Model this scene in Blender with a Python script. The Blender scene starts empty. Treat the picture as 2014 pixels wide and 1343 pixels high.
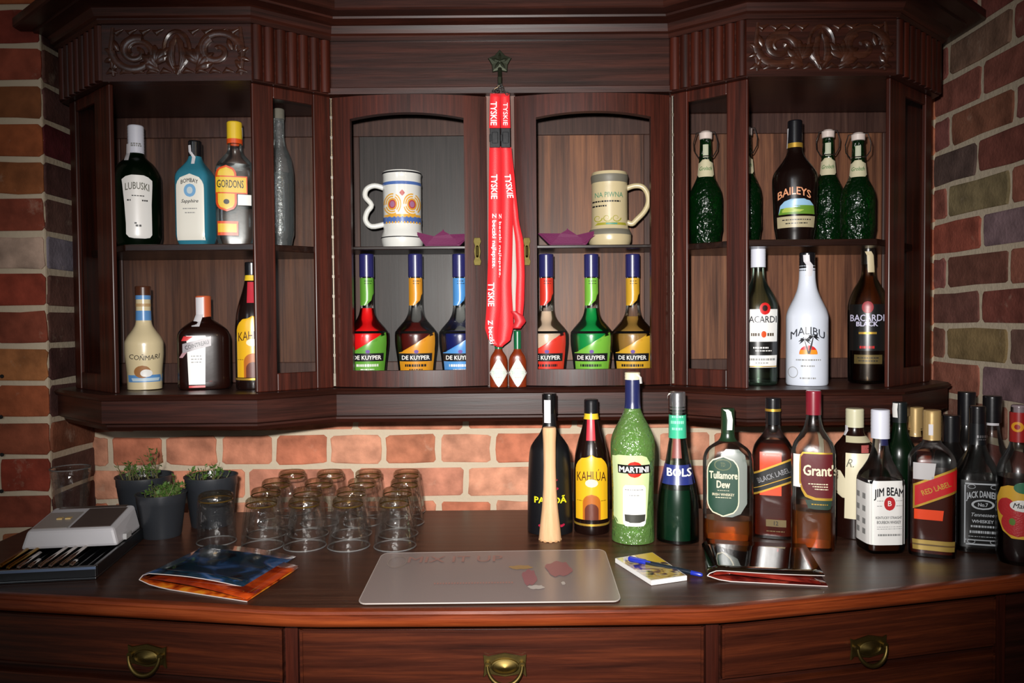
import bpy, math, random
from mathutils import Vector, Matrix
random.seed(7)
C = bpy.context.scene.collection
SC = bpy.context.scene
PI = math.pi
# ------------------------------------------------------------------ camera, world, lights, exposure
F = 1535.0; W = 2014; H = 1343; CZ = 1.335          # focal length in pixels of the 2014x1343 frame, eye height
PITCH = math.radians(1.62); ROLL = math.radians(0.45)
cf = Vector((0, math.cos(PITCH), -math.sin(PITCH)))
cr0 = Vector((1, 0, 0)); cu0 = cr0.cross(cf)
cr = cr0 * math.cos(ROLL) - cu0 * math.sin(ROLL)
cu = cr0 * math.sin(ROLL) + cu0 * math.cos(ROLL)
cam_data = bpy.data.cameras.new('camera'); cam = bpy.data.objects.new('camera', cam_data); C.objects.link(cam)
cam_data.sensor_width = 36; cam_data.lens = F * 36 / W; cam_data.clip_start = 0.01
M = Matrix((cr, cu, -cf)).transposed().to_4x4(); M.translation = Vector((0, 0, CZ))
cam.matrix_world = M
SC.camera = cam
world = bpy.data.worlds.new('room_ambience'); SC.world = world; world.use_nodes = True
world.node_tree.nodes['Background'].inputs[0].default_value = (1.0, 0.86, 0.72, 1)
world.node_tree.nodes['Background'].inputs[1].default_value = 0.07

def lamp(name, kind, loc, aim, energy, color=(1, 1, 1), size=.1, **kw):
    d = bpy.data.lights.new(name, kind); o = bpy.data.objects.new(name, d); C.objects.link(o)
    o.location = loc; o.rotation_euler = (Vector(aim) - Vector(loc)).to_track_quat('-Z', 'Y').to_euler()
    d.energy = energy; d.color = color
    if kind == 'AREA': d.size = size
    else: d.shadow_soft_size = size
    for k, v in kw.items(): setattr(d, k, v)
    return o
# the photographer's flash, just left of and above the lens
lamp('camera_flash', 'SPOT', (-.05, .0, CZ + .09), (0.04, 1.6, CZ - .03), 178, (1, .97, .94), .02,
     spot_size=math.radians(80), spot_blend=1.0)
# two warm room lamps behind the bar counter side
lamp('pendant_lamp', 'POINT', (1.3, -.9, 2.2), (0, 1, 1), 9, (1, .68, .38), .07)
lamp('window_light', 'AREA', (-1.6, -1.8, 2.0), (0, 1.6, 1.2), 10, (.85, .92, 1), .8)
SC.view_settings.view_transform = 'Standard'; SC.view_settings.look = 'None'
SC.view_settings.exposure = 0.0; SC.view_settings.gamma = 1; SC.view_settings.use_curve_mapping = False
SC.cycles.max_bounces = 14; SC.cycles.transparent_max_bounces = 40; SC.cycles.transmission_bounces = 12
SC.cycles.sample_clamp_indirect = 6

# ------------------------------------------------------------------ measuring helpers: picture point + a real plane -> world
def ray(px, py): return cf + cr * ((px - W / 2) / F) - cu * ((py - H / 2) / F)
def at_y(px, py, Y):
    d = ray(px, py); t = Y / d.y; return Vector((d.x * t, Y, CZ + d.z * t))
def at_z(px, py, Z):
    d = ray(px, py); t = (Z - CZ) / d.z; return Vector((d.x * t, d.y * t, Z))
TOP = 0.93           # counter height

# ------------------------------------------------------------------ materials
MATS = {}
def hexc(s):
    s = s.lstrip('#'); v = [int(s[i:i + 2], 16) / 255 for i in (0, 2, 4)]
    return tuple((c / 12.92 if c <= .04045 else ((c + .055) / 1.055) ** 2.4) for c in v) + (1,)
def col(c): return hexc(c) if isinstance(c, str) else (tuple(c) + (1,))[:4]
def newmat(name):
    m = bpy.data.materials.new(name); m.use_nodes = True; m.node_tree.nodes.clear()
    return m, m.node_tree.nodes, m.node_tree.links
def flat(name, c, rough=.45, metal=0., coat=0., spec=.5, bump=0., bscale=200., sheen=0.):
    if name in MATS: return MATS[name]
    m, N, L = newmat(name); o = N.new('ShaderNodeOutputMaterial'); p = N.new('ShaderNodeBsdfPrincipled')
    L.new(p.outputs[0], o.inputs[0])
    p.inputs['Base Color'].default_value = col(c); p.inputs['Roughness'].default_value = rough
    p.inputs['Metallic'].default_value = metal; p.inputs['Coat Weight'].default_value = coat
    p.inputs['Coat Roughness'].default_value = .3; p.inputs['Specular IOR Level'].default_value = spec
    p.inputs['Sheen Weight'].default_value = sheen
    t = N.new('ShaderNodeTexCoord'); n = N.new('ShaderNodeTexNoise'); n.inputs['Scale'].default_value = bscale
    L.new(t.outputs['Object'], n.inputs['Vector'])
    if bump:
        b = N.new('ShaderNodeBump'); b.inputs['Strength'].default_value = bump; b.inputs['Distance'].default_value = .002
        L.new(n.outputs['Fac'], b.inputs['Height']); L.new(b.outputs[0], p.inputs['Normal'])
    else:
        r = N.new('ShaderNodeMapRange'); r.inputs[3].default_value = max(0, rough - .03); r.inputs[4].default_value = rough + .04
        L.new(n.outputs['Fac'], r.inputs[0]); L.new(r.outputs[0], p.inputs['Roughness'])
    MATS[name] = m; return m
def wood(name, dark, mid, light, axis='x', rough=.3, coat=.25, scale=1., contrast=1.):
    if name in MATS: return MATS[name]
    m, N, L = newmat(name); o = N.new('ShaderNodeOutputMaterial'); p = N.new('ShaderNodeBsdfPrincipled')
    L.new(p.outputs[0], o.inputs[0])
    t = N.new('ShaderNodeTexCoord'); mp = N.new('ShaderNodeMapping')
    s = [120 * scale] * 3
    for a_ in axis: s['xyz'.index(a_)] = 4.0 * scale
    mp.inputs['Scale'].default_value = s
    L.new(t.outputs['Object'], mp.inputs[0])
    n = N.new('ShaderNodeTexNoise'); n.inputs['Scale'].default_value = 1.; n.inputs['Detail'].default_value = 7; n.inputs['Distortion'].default_value = .3
    n.inputs['Roughness'].default_value = .7
    L.new(mp.outputs[0], n.inputs['Vector'])
    mp2 = N.new('ShaderNodeMapping'); s2 = [9 * scale] * 3
    for a_ in axis: s2['xyz'.index(a_)] = 1.2 * scale
    mp2.inputs['Scale'].default_value = s2
    L.new(t.outputs['Object'], mp2.inputs[0])
    wv = N.new('ShaderNodeTexWave'); wv.wave_type = 'RINGS'; wv.inputs['Scale'].default_value = 1.3; wv.inputs['Distortion'].default_value = 5
    wv.inputs['Detail'].default_value = 3; wv.inputs['Detail Scale'].default_value = 1.5
    L.new(mp2.outputs[0], wv.inputs['Vector'])
    mx = N.new('ShaderNodeMath'); mx.operation = 'MULTIPLY_ADD'; mx.inputs[1].default_value = .10 * contrast; L.new(wv.outputs['Fac'], mx.inputs[0]); L.new(n.outputs['Fac'], mx.inputs[2])
    r = N.new('ShaderNodeValToRGB'); e = r.color_ramp.elements
    e[0].position = .3; e[0].color = col(dark); e[1].position = .8; e[1].color = col(light)
    q = e.new(.53); q.color = col(mid)
    L.new(mx.outputs[0], r.inputs[0]); L.new(r.outputs[0], p.inputs['Base Color'])
    b = N.new('ShaderNodeBump'); b.inputs['Strength'].default_value = .25; b.inputs['Distance'].default_value = .001
    L.new(n.outputs['Fac'], b.inputs['Height']); L.new(b.outputs[0], p.inputs['Normal'])
    rr = N.new('ShaderNodeMapRange'); rr.inputs[3].default_value = rough - .06; rr.inputs[4].default_value = rough + .16
    L.new(n.outputs['Fac'], rr.inputs[0]); L.new(rr.outputs[0], p.inputs['Roughness'])
    p.inputs['Coat Weight'].default_value = coat; p.inputs['Coat Roughness'].default_value = .25; p.inputs['Specular IOR Level'].default_value = .3
    MATS[name] = m; return m
def glass(name, tint, edge=None, rough=.03, diff=0., dcol=None, bump=0., bscale=90., blend=.3, ior=1.5, refr=0., sheen_=.6, fcap=0.):
    """clear or coloured glass / liquid: passes light straight on, absorbs more at grazing angles, reflects by Fresnel"""
    if name in MATS: return MATS[name]
    m, N, L = newmat(name); o = N.new('ShaderNodeOutputMaterial')
    tr = N.new('ShaderNodeBsdfTransparent'); gl = N.new('ShaderNodeBsdfGlossy'); fr = N.new('ShaderNodeFresnel')
    lw = N.new('ShaderNodeLayerWeight'); lw.inputs['Blend'].default_value = blend
    mc = N.new('ShaderNodeMixRGB'); mc.inputs[1].default_value = col(tint); mc.inputs[2].default_value = col(edge or tint)
    L.new(lw.outputs['Facing'], mc.inputs[0]); L.new(mc.outputs[0], tr.inputs[0])
    gl.inputs['Roughness'].default_value = rough; fr.inputs[0].default_value = ior
    gl2 = N.new('ShaderNodeBsdfGlossy'); gl2.inputs['Roughness'].default_value = .27; gm = N.new('ShaderNodeMixShader'); gm.inputs[0].default_value = sheen_
    L.new(gl.outputs[0], gm.inputs[1]); L.new(gl2.outputs[0], gm.inputs[2])
    src = tr.outputs[0]
    if refr:
        rf = N.new('ShaderNodeBsdfRefraction'); rf.inputs['IOR'].default_value = 1.45; rf.inputs['Roughness'].default_value = .0
        L.new(mc.outputs[0], rf.inputs[0]); x = N.new('ShaderNodeMixShader'); x.inputs[0].default_value = refr
        L.new(src, x.inputs[1]); L.new(rf.outputs[0], x.inputs[2]); src = x.outputs[0]
    if diff:
        d = N.new('ShaderNodeBsdfDiffuse'); d.inputs[0].default_value = col(dcol or tint)
        x = N.new('ShaderNodeMixShader'); x.inputs[0].default_value = diff
        L.new(src, x.inputs[1]); L.new(d.outputs[0], x.inputs[2]); src = x.outputs[0]
    fo = fr.outputs[0]
    if fcap:
        mm = N.new('ShaderNodeMapRange'); mm.inputs[2].default_value = 1; mm.inputs[3].default_value = .035; mm.inputs[4].default_value = fcap; L.new(fo, mm.inputs[0]); fo = mm.outputs[0]
    ms = N.new('ShaderNodeMixShader'); L.new(fo, ms.inputs[0]); L.new(src, ms.inputs[1]); L.new(gm.outputs[0], ms.inputs[2])
    L.new(ms.outputs[0], o.inputs[0])
    t = N.new('ShaderNodeTexCoord'); n = N.new('ShaderNodeTexNoise'); n.inputs['Scale'].default_value = bscale
    L.new(t.outputs['Object'], n.inputs['Vector'])
    b = N.new('ShaderNodeBump'); b.inputs['Strength'].default_value = bump or .02; b.inputs['Distance'].default_value = .008 if bump > .85 else .003
    L.new(n.outputs['Fac'], b.inputs['Height'])
    for nd in (gl, gl2, fr): L.new(b.outputs[0], nd.inputs['Normal'])
    MATS[name] = m; return m
def brick_mat():
    m, N, L = newmat('brick_face'); o = N.new('ShaderNodeOutputMaterial'); p = N.new('ShaderNodeBsdfPrincipled')
    L.new(p.outputs[0], o.inputs[0]); p.inputs['Roughness'].default_value = .85; p.inputs['Specular IOR Level'].default_value = .2
    a = N.new('ShaderNodeVertexColor'); a.layer_name = 'brick_colour'
    t = N.new('ShaderNodeTexCoord'); n = N.new('ShaderNodeTexNoise'); n.inputs['Scale'].default_value = 22; n.inputs['Detail'].default_value = 6
    n2 = N.new('ShaderNodeTexNoise'); n2.inputs['Scale'].default_value = 140; n2.inputs['Detail'].default_value = 3
    L.new(t.outputs['Object'], n.inputs['Vector']); L.new(t.outputs['Object'], n2.inputs['Vector'])
    r = N.new('ShaderNodeMapRange'); r.inputs[1].default_value = .3; r.inputs[2].default_value = .7; r.inputs[3].default_value = .62; r.inputs[4].default_value = 1.3
    L.new(n.outputs['Fac'], r.inputs[0])
    mu = N.new('ShaderNodeMixRGB'); mu.blend_type = 'MULTIPLY'; mu.inputs[0].default_value = 1; L.new(a.outputs[0], mu.inputs[1]); L.new(r.outputs[0], mu.inputs[2])
    # lime smears
    r2 = N.new('ShaderNodeMapRange'); r2.inputs[1].default_value = .6; r2.inputs[2].default_value = .78; r2.inputs[4].default_value = .5
    n3 = N.new('ShaderNodeTexNoise'); n3.inputs['Scale'].default_value = 13; n3.inputs['Detail'].default_value = 8; n3.inputs['Roughness'].default_value = .7
    L.new(t.outputs['Object'], n3.inputs['Vector']); L.new(n3.outputs['Fac'], r2.inputs[0])
    mw = N.new('ShaderNodeMixRGB'); L.new(r2.outputs[0], mw.inputs[0]); L.new(mu.outputs[0], mw.inputs[1]); mw.inputs[2].default_value = hexc('c8b49e')
    L.new(mw.outputs[0], p.inputs['Base Color'])
    b = N.new('ShaderNodeBump'); b.inputs['Strength'].default_value = .5; b.inputs['Distance'].default_value = .003
    L.new(n2.outputs['Fac'], b.inputs['Height']); L.new(b.outputs[0], p.inputs['Normal'])
    return m
WD = ('160804', '2b110a', '431d12')
wood_x = wood('varnished_oak', *WD, axis='xy', rough=.36, coat=.2)
wood_z = wood('varnished_oak_upright', '180703', '331108', '4c1b0d', axis='z', rough=.38, coat=.12)
wood_back = wood('oak_back_panel', '2c1810', '5a3828', '86583c', axis='z', rough=.45, coat=.1, scale=.8, contrast=1.6)
wood_grey = wood('grey_back_panel', '1f1c1b', '302b2a', '423a38', axis='z', rough=.45, coat=.1)
wood_redx = wood('red_oak_drawer', '220c07', '3c180c', '5c2812', axis='xy', rough=.32, coat=.2)
wood_edge = wood('worn_counter_edge', '3c160a', '6c2c12', '944620', axis='xy', rough=.25, coat=.4)
wood_top = wood('counter_top_wood', '20100a', '382016', '4c2e20', axis='x', rough=.34, coat=.15)
brass = flat('aged_brass', '6c5c34', .45, 1.); brass_dark = flat('tarnished_brass', '403818', .5, .9); dark_metal = flat('dark_bronze', '2b2f22', .5, .7)
chrome = flat('steel_wire', 'c8c8c8', .2, 1.)
mortar = flat('lime_mortar', 'c4b49c', .95, bump=.8, bscale=90); BRICK = brick_mat()

# ------------------------------------------------------------------ mesh helpers
class MB:
    def __init__(s): s.v = []; s.f = []; s.mi = []; s.m = 0; s.c = None; s.cols = []
    def add(s, vs, fs):
        o = len(s.v); s.v += [tuple(v) for v in vs]
        for f in fs: s.f.append(tuple(o + i for i in f)); s.mi.append(s.m); s.cols.append(s.c)
    def box(s, x0, x1, y0, y1, z0, z1, T=None):
        vs = [Vector((x, y, z)) for z in (z0, z1) for x, y in ((x0, y0), (x1, y0), (x1, y1), (x0, y1))]
        if T is not None: vs = [T @ v for v in vs]
        s.add(vs, [(3, 2, 1, 0), (4, 5, 6, 7), (0, 1, 5, 4), (1, 2, 6, 5), (2, 3, 7, 6), (3, 0, 4, 7)])
    def prism(s, poly, z0, z1, T=None):
        n = len(poly); vs = [Vector((x, y, z)) for z in (z0, z1) for x, y in poly]
        if T is not None: vs = [T @ v for v in vs]
        s.add(vs, [tuple(range(n))[::-1], tuple(range(n, 2 * n))] + [(i, (i + 1) % n, n + (i + 1) % n, n + i) for i in range(n)])
    def grid(s, rows):
        n = len(rows[0]); vs = [p for r in rows for p in r]
        s.add(vs, [(j * n + i, j * n + i + 1, (j + 1) * n + i + 1, (j + 1) * n + i) for j in range(len(rows) - 1) for i in range(n - 1)])
    def tube(s, pts, r, seg=8, closed=False, caps=True):
        pts = [Vector(p) for p in pts]; n = len(pts); rings = []
        rr = r if isinstance(r, (list, tuple)) else [r] * n
        up = Vector((0, 0, 1)); prev = None
        for i, p in enumerate(pts):
            a = pts[(i - 1) % n] if (i > 0 or closed) else p; b = pts[(i + 1) % n] if (i < n - 1 or closed) else p
            t = (b - a).normalized()
            if prev is None: x = t.cross(up if abs(t.z) < .9 else Vector((1, 0, 0))).normalized()
            else: x = (prev - t * prev.dot(t)).normalized()
            prev = x; y = t.cross(x)
            rings.append([p + (x * math.cos(2 * PI * k / seg) + y * math.sin(2 * PI * k / seg)) * rr[i] for k in range(seg)])
        vs = [v for R in rings for v in R]; fs = []
        for j in range(n if closed else n - 1):
            for k in range(seg):
                a = j * seg; b = ((j + 1) % n) * seg
                fs.append((a + k, a + (k + 1) % seg, b + (k + 1) % seg, b + k))
        if caps and not closed: fs += [tuple(range(seg))[::-1], tuple(range((n - 1) * seg, n * seg))]
        s.add(vs, fs)
    def lathe(s, prof, seg=32, c=(0, 0, 0), cap=True):
        vs = []; c = Vector(c)
        for r, z in prof: vs += [c + Vector((r * math.cos(2 * PI * k / seg), r * math.sin(2 * PI * k / seg), z)) for k in range(seg)]
        fs = [(j * seg + k, j * seg + (k + 1) % seg, (j + 1) * seg + (k + 1) % seg, (j + 1) * seg + k) for j in range(len(prof) - 1) for k in range(seg)]
        if cap: fs += [tuple(range(seg))[::-1], tuple(range((len(prof) - 1) * seg, len(prof) * seg))]
        s.add(vs, fs)
    def build(s, name, mat, parent=None, smooth=False, bevel=0., angle=None, T=None):
        me = bpy.data.meshes.new(name); me.from_pydata(s.v if T is None else [tuple(T @ Vector(v)) for v in s.v], [], s.f)
        for mm in (mat if isinstance(mat, (list, tuple)) else [mat]): me.materials.append(mm)
        me.polygons.foreach_set('material_index', s.mi)
        if any(c is not None for c in s.cols):
            ca = me.color_attributes.new('brick_colour', 'FLOAT_COLOR', 'CORNER')
            for p in me.polygons:
                for li in p.loop_indices: ca.data[li].color = s.cols[p.index] or (1, 1, 1, 1)
        me.update()
        if smooth:
            me.polygons.foreach_set('use_smooth', [True] * len(me.polygons))
            me.set_sharp_from_angle(angle=angle or math.radians(38))
        o = bpy.data.objects.new(name, me); C.objects.link(o)
        if parent is not None: o.parent = parent
        if bevel:
            b = o.modifiers.new('soft_edges', 'BEVEL'); b.width = bevel; b.segments = 2; b.limit_method = 'ANGLE'
        return o
def thing(name, label, cat, loc=(0, 0, 0), rz=0., group=None):
    o = bpy.data.objects.new(name, None); C.objects.link(o); o.empty_display_size = .02
    o.location = loc; o.rotation_euler = (0, 0, rz); tag(o, label, cat, group); return o
def tag(o, label, cat, group=None):
    o['label'] = label; o['category'] = cat
    if group: o['group'] = group
    return o
def pchip(xs, ys):
    n = len(xs); h = [xs[i + 1] - xs[i] for i in range(n - 1)]; d = [(ys[i + 1] - ys[i]) / h[i] for i in range(n - 1)]
    m = [0.] * n; m[0] = d[0]; m[-1] = d[-1]
    for i in range(1, n - 1):
        if d[i - 1] * d[i] > 0:
            w1 = 2 * h[i] + h[i - 1]; w2 = h[i] + 2 * h[i - 1]; m[i] = (w1 + w2) / (w1 / d[i - 1] + w2 / d[i])
    def f(x):
        if x <= xs[0]: return ys[0]
        if x >= xs[-1]: return ys[-1]
        k = max(i for i in range(n - 1) if xs[i] <= x); t = (x - xs[k]) / h[k]
        return (ys[k] * (1 + 2 * t) * (1 - t) ** 2 + m[k] * h[k] * t * (1 - t) ** 2 + ys[k + 1] * t * t * (3 - 2 * t) + m[k + 1] * h[k] * t * t * (t - 1))
    return f
TXT = {}
def text_pts(s, bold=.0, shear=0., space=1.):
    key = (s, bold, shear, space)
    if key in TXT: return TXT[key]
    cu_ = bpy.data.curves.new('lettering', 'FONT'); cu_.body = s; cu_.size = 1; cu_.shear = shear; cu_.space_character = space
    cu_.resolution_u = 2; cu_.fill_mode = 'FRONT'
    ob = bpy.data.objects.new('lettering', cu_); C.objects.link(ob)
    dg = bpy.context.evaluated_depsgraph_get(); me = bpy.data.meshes.new_from_object(ob.evaluated_get(dg))
    vs = [(v.co.x, v.co.y) for v in me.vertices]; fs = [tuple(p.vertices) for p in me.polygons]
    bpy.data.objects.remove(ob); bpy.data.meshes.remove(me); bpy.data.curves.remove(cu_)
    x0 = min(v[0] for v in vs); x1 = max(v[0] for v in vs); y0 = min(v[1] for v in vs); y1 = max(v[1] for v in vs)
    n_ = len(vs); V2 = []; F2 = []; b_ = max(0., bold)          # a heavier weight: the same letters laid four times, a hair apart
    for i, (dx, dy) in enumerate(((-b_, 0), (b_, 0), (0, b_ * .7), (0, -b_ * .7)) if b_ else ((0, 0),)):
        V2 += [((x + dx - x0) / (x1 - x0) - .5, (y + dy - y0) / (y1 - y0) - .5, i * .00005) for x, y in vs]; F2 += [tuple(j + i * n_ for j in f) for f in fs]
    vs, fs = V2, F2
    TXT[key] = (vs, fs); return TXT[key]
def offset_line(pts, e):
    """offset an open plan polyline towards the viewer (right-hand side when walking +x is -y)"""
    out = []
    for i, p in enumerate(pts):
        ns = []
        for a, b in ((i - 1, i), (i, i + 1)):
            if a >= 0 and b < len(pts):
                d = Vector((pts[b][0] - pts[a][0], pts[b][1] - pts[a][1])).normalized(); ns.append(Vector((d.y, -d.x)))
        if len(ns) == 2:
            n = (ns[0] + ns[1]).normalized(); k = e / max(.3, n.dot(ns[0]))
        else: n = ns[0]; k = e
        out.append((p[0] + n.x * k, p[1] + n.y * k))
    return out
def sweep(mb, pts, prof):
    """profile of (outward offset, z), closed"""
    lines = [[(x, y, z) for x, y in offset_line(pts, e)] for e, z in prof] ; lines.append(lines[0])
    mb.grid(lines)
    n = len(prof)
    for k in (0, len(pts) - 1):
        q = [lines[i][k] for i in range(n)]; mb.add(q, [tuple(range(n))[::(1 if k == 0 else -1)]])

# ------------------------------------------------------------------ the room: brick walls with real bricks, floor
def brick_wall(name, origin, ux, n, length, z0, z1, phase_z, joints, palette, pitch=.0768, mort=.0125, override=None, u0=0., thick=.1):
    """bricks on a vertical plane: u runs along ux from origin, n points out of the wall"""
    mb = MB(); origin = Vector(origin); ux = Vector(ux); n = Vector(n)
    def P(u, z, d): return origin + ux * u + n * d + Vector((0, 0, z))
    mb.m = 1
    a = [P(u0 - .0, z0, 0), P(length, z0, 0), P(length, z1, 0), P(u0 - .0, z1, 0)]; b = [p - n * thick for p in a]
    mb.add(a + b, [(0, 1, 2, 3), (7, 6, 5, 4), (0, 4, 5, 1), (1, 5, 6, 2), (2, 6, 7, 3), (3, 7, 4, 0)]); mb.m = 0
    k0 = math.floor((z0 - phase_z) / pitch); k1 = math.ceil((z1 - phase_z) / pitch)
    for k in range(k0, k1):
        zb = phase_z + k * pitch + mort / 2; zt = zb + pitch - mort
        zb = max(zb, z0 + .001); zt = min(zt, z1 - .001)
        if zt - zb < .01: continue
        us = joints(k); us = [u0] + [u for u in us if u0 + .012 < u < length - .012] + [length]
        for i in range(len(us) - 1):
            ua = us[i] + (mort / 2 if i else .0); ub = us[i + 1] - (mort / 2 if i < len(us) - 2 else 0.)
            rnd = random.Random(hash((name, k, i)) if False else (k * 131 + i * 17 + len(name) * 7))
            c = override.get((k, i)) if override else None
            c = hexc(c or rnd.choice(palette)); v = rnd.uniform(.85, 1.12); mb.c = (c[0] * v, c[1] * v, c[2] * v, 1)
            d = rnd.uniform(.002, .005); rr = lambda: rnd.uniform(-.0022, .0022)
            # irregular outline, 12 points with clipped corners, raised with a soft bevel
            cc = .006
            out = [(ua + cc, zb), ((ua + ub) / 2, zb), (ub - cc, zb), (ub, zb + cc), (ub, (zb + zt) / 2), (ub, zt - cc), (ub - cc, zt), ((ua + ub) / 2, zt), (ua + cc, zt), (ua, zt - cc), (ua, (zb + zt) / 2), (ua, zb + cc)]
            out = [(u + rr() , z + rr()) for u, z in out]
            cu_, cz_ = (ua + ub) / 2, (zb + zt) / 2
            r0 = [P(u, z, -.001) for u, z in out]; r1 = [P(u, z, d * .7) for u, z in out]
            r2 = [P(cu_ + (u - cu_) * (1 - .005 / abs(ub - ua)), cz_ + (z - cz_) * (1 - .005 / (zt - zb)), d) for u, z in out]
            m_ = len(out)
            fs = [(j, (j + 1) % m_, m_ + (j + 1) % m_, m_ + j) for j in range(m_)] + [(m_ + j, m_ + (j + 1) % m_, 2 * m_ + (j + 1) % m_, 2 * m_ + j) for j in range(m_)] + [tuple(range(2 * m_, 3 * m_))]
            mb.add(r0 + r1 + r2, fs)
        mb.c = None
    o = mb.build(name, [BRICK, mortar]); o['kind'] = 'structure'; return o
XL, XR, YB, YP = -.961, .962, 1.78, 1.614       # niche side faces, back wall, face of the left pier
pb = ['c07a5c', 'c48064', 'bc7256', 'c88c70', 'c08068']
zb_ = at_y(985, 914, YB).z
def j_back(k):
    hx = at_y(862, 880, YB).x - XL
    if k % 2 == 0: return [hx + (i - 12) * .1252 for i in range(30)]
    return [at_y(487, 950, YB).x - XL + (i - 8) * .2504 for i in range(18)]
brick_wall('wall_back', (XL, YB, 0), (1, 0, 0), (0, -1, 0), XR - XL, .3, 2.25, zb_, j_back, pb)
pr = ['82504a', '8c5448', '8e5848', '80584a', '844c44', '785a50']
zr_ = at_y(1842, 639, 1.76).z
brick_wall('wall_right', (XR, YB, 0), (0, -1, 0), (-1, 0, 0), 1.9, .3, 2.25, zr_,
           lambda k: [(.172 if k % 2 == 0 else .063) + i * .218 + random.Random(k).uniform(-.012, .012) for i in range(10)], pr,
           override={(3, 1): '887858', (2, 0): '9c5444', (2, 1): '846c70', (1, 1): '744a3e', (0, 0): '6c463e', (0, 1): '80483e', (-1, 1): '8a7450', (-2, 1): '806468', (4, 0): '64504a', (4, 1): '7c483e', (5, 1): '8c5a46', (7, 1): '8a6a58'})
zp_ = at_y(60, 898, YP).z
# left pier: its front face ...
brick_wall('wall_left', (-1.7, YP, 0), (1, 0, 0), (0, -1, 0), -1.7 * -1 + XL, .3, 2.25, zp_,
           lambda k: [.26 * i + (.11 if k % 2 else .235) for i in range(3)],
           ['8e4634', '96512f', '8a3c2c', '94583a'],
           override={(0, 3): '9a5430', (0, 2): '8a4a34', (1, 3): 'a25838', (2, 3): 'ae7044', (2, 2): 'ae7044', (3, 3): '8a4634', (4, 3): '8a2e20', (5, 3): 'c0a492', (5, 2): 'c0a492', (6, 3): '7c3c30', (7, 3): '8a5230', (8, 3): '8a2c24', (9, 3): '7c4a2c', (10, 3): '985034', (11, 3): '84382c', (12, 3): '7a4e30', (-1, 3): '8c3c2c', (-1, 2): '8c3c2c'})
# ... and its return into the niche
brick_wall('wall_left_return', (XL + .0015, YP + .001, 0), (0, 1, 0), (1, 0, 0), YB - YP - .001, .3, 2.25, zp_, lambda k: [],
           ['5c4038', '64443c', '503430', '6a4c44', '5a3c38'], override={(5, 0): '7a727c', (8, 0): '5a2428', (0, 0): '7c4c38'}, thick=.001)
mb = MB(); mb.box(-1.7, XR, -.5, 1.9, -.05, 0); fl = mb.build('floor', flat('stone_floor', '4a3c32', .6)); fl['kind'] = 'structure'
mb = MB()
for px, py in ((4, 740), (2, 820), (4, 894), (3, 966)):
    p = at_y(px, py, YP - .004); mb.lathe([(.004, 0), (.0042, .002), (.0028, .003)], 8, (0, 0, 0)); 
    for i in range(24): v = mb.v[-24 + i]; mb.v[-24 + i] = (p.x + v[0], p.y - v[2] + .001, p.z + v[1])
o = mb.build('trim_1', flat('black_plug', '0a0808', .8)); o['kind'] = 'structure'; o['label'] = 'small black plugs in the mortar of the left pier'

# ------------------------------------------------------------------ the wall cabinet
X0 = -.02
PLAN = [(X0 + x, y) for x, y in ((-.895, 1.775), (-.895, 1.632), (-.745, 1.5), (-.4725, 1.5), (-.345, 1.6), (.345, 1.6), (.4725, 1.5), (.745, 1.5), (.895, 1.632), (.895, 1.775))]
ZB0, ZF, ZH, ZC = 1.128, 1.198, 1.79, 1.9          # underside, cabinet floor, head of the openings, underside of cornice
cab = thing('wall_cabinet', 'dark carved wooden wall cabinet with projecting side bays hung above the counter', 'cabinet', (0, 0, 0))
mb = MB(); sweep(mb, PLAN, [(-.06, ZB0 + .01), (.014, ZB0), (.02, ZB0 + .008), (.02, ZB0 + .012), (.03, ZB0 + .016), (.03, ZF - .012), (.034, ZF - .01), (.036, ZF - .005), (.03, ZF), (-.06, ZF)])
mb.build('base', wood_x, cab, smooth=True, angle=.5)
inner = offset_line(PLAN, -.012)
mb = MB(); mb.prism(inner, ZB0 + .012, ZF - .001); mb.build('cabinet_floor', wood_x, cab)
mb = MB(); mb.prism(inner, ZH, ZH + .02); mb.build('cabinet_ceiling', wood_x, cab)
# frieze
mb = MB(); sweep(mb, PLAN, [(-.01, ZH), (.012, ZH), (.012, ZC), (-.01, ZC)]); mb.build('frieze', wood_x, cab)
mb = MB(); sweep(mb, PLAN[4:6], [(.012, ZH + .0), (.018, ZH), (.019, ZH + .012), (.0155, ZH + .014), (.012, ZH + .014)]); mb.build('frieze_moulding', wood_x, cab)
# cornice
mb = MB(); sweep(mb, PLAN, [(-.03, ZC - .004), (.018, ZC - .004), (.022, ZC + .002), (.022, ZC + .004), (.027, ZC + .007), (.033, ZC + .02), (.05, ZC + .026), (.055, ZC + .026), (.056, ZC + .03), (.085, ZC + .031), (.088, ZC + .034), (.088, ZC + .05), (.084, ZC + .053), (-.03, ZC + .053)])
mb.build('cornice', wood_x, cab, smooth=True, angle=.4)
mb = MB(); mb.box(X0 - .34, X0 + .34, 1.55, 1.6, ZC + .053, ZC + .2); ped = mb.build('pediment_board', wood_redx, cab, bevel=.002)
mb = MB(); p = at_y(780, -3, 1.55); mb.box(p.x - .035, p.x + .035, 1.548, 1.55, p.z - .004, p.z + .035); s_ = mb.build('paper_sticker', flat('sticker_white', 'd8cfc4', .5), ped)
mb = MB(); mb.box(p.x - .015, p.x + .017, 1.5473, 1.548, p.z - .001, p.z + .03); mb.build('sticker_print', flat('sticker_red', 'a8281c', .5), s_)
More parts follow.
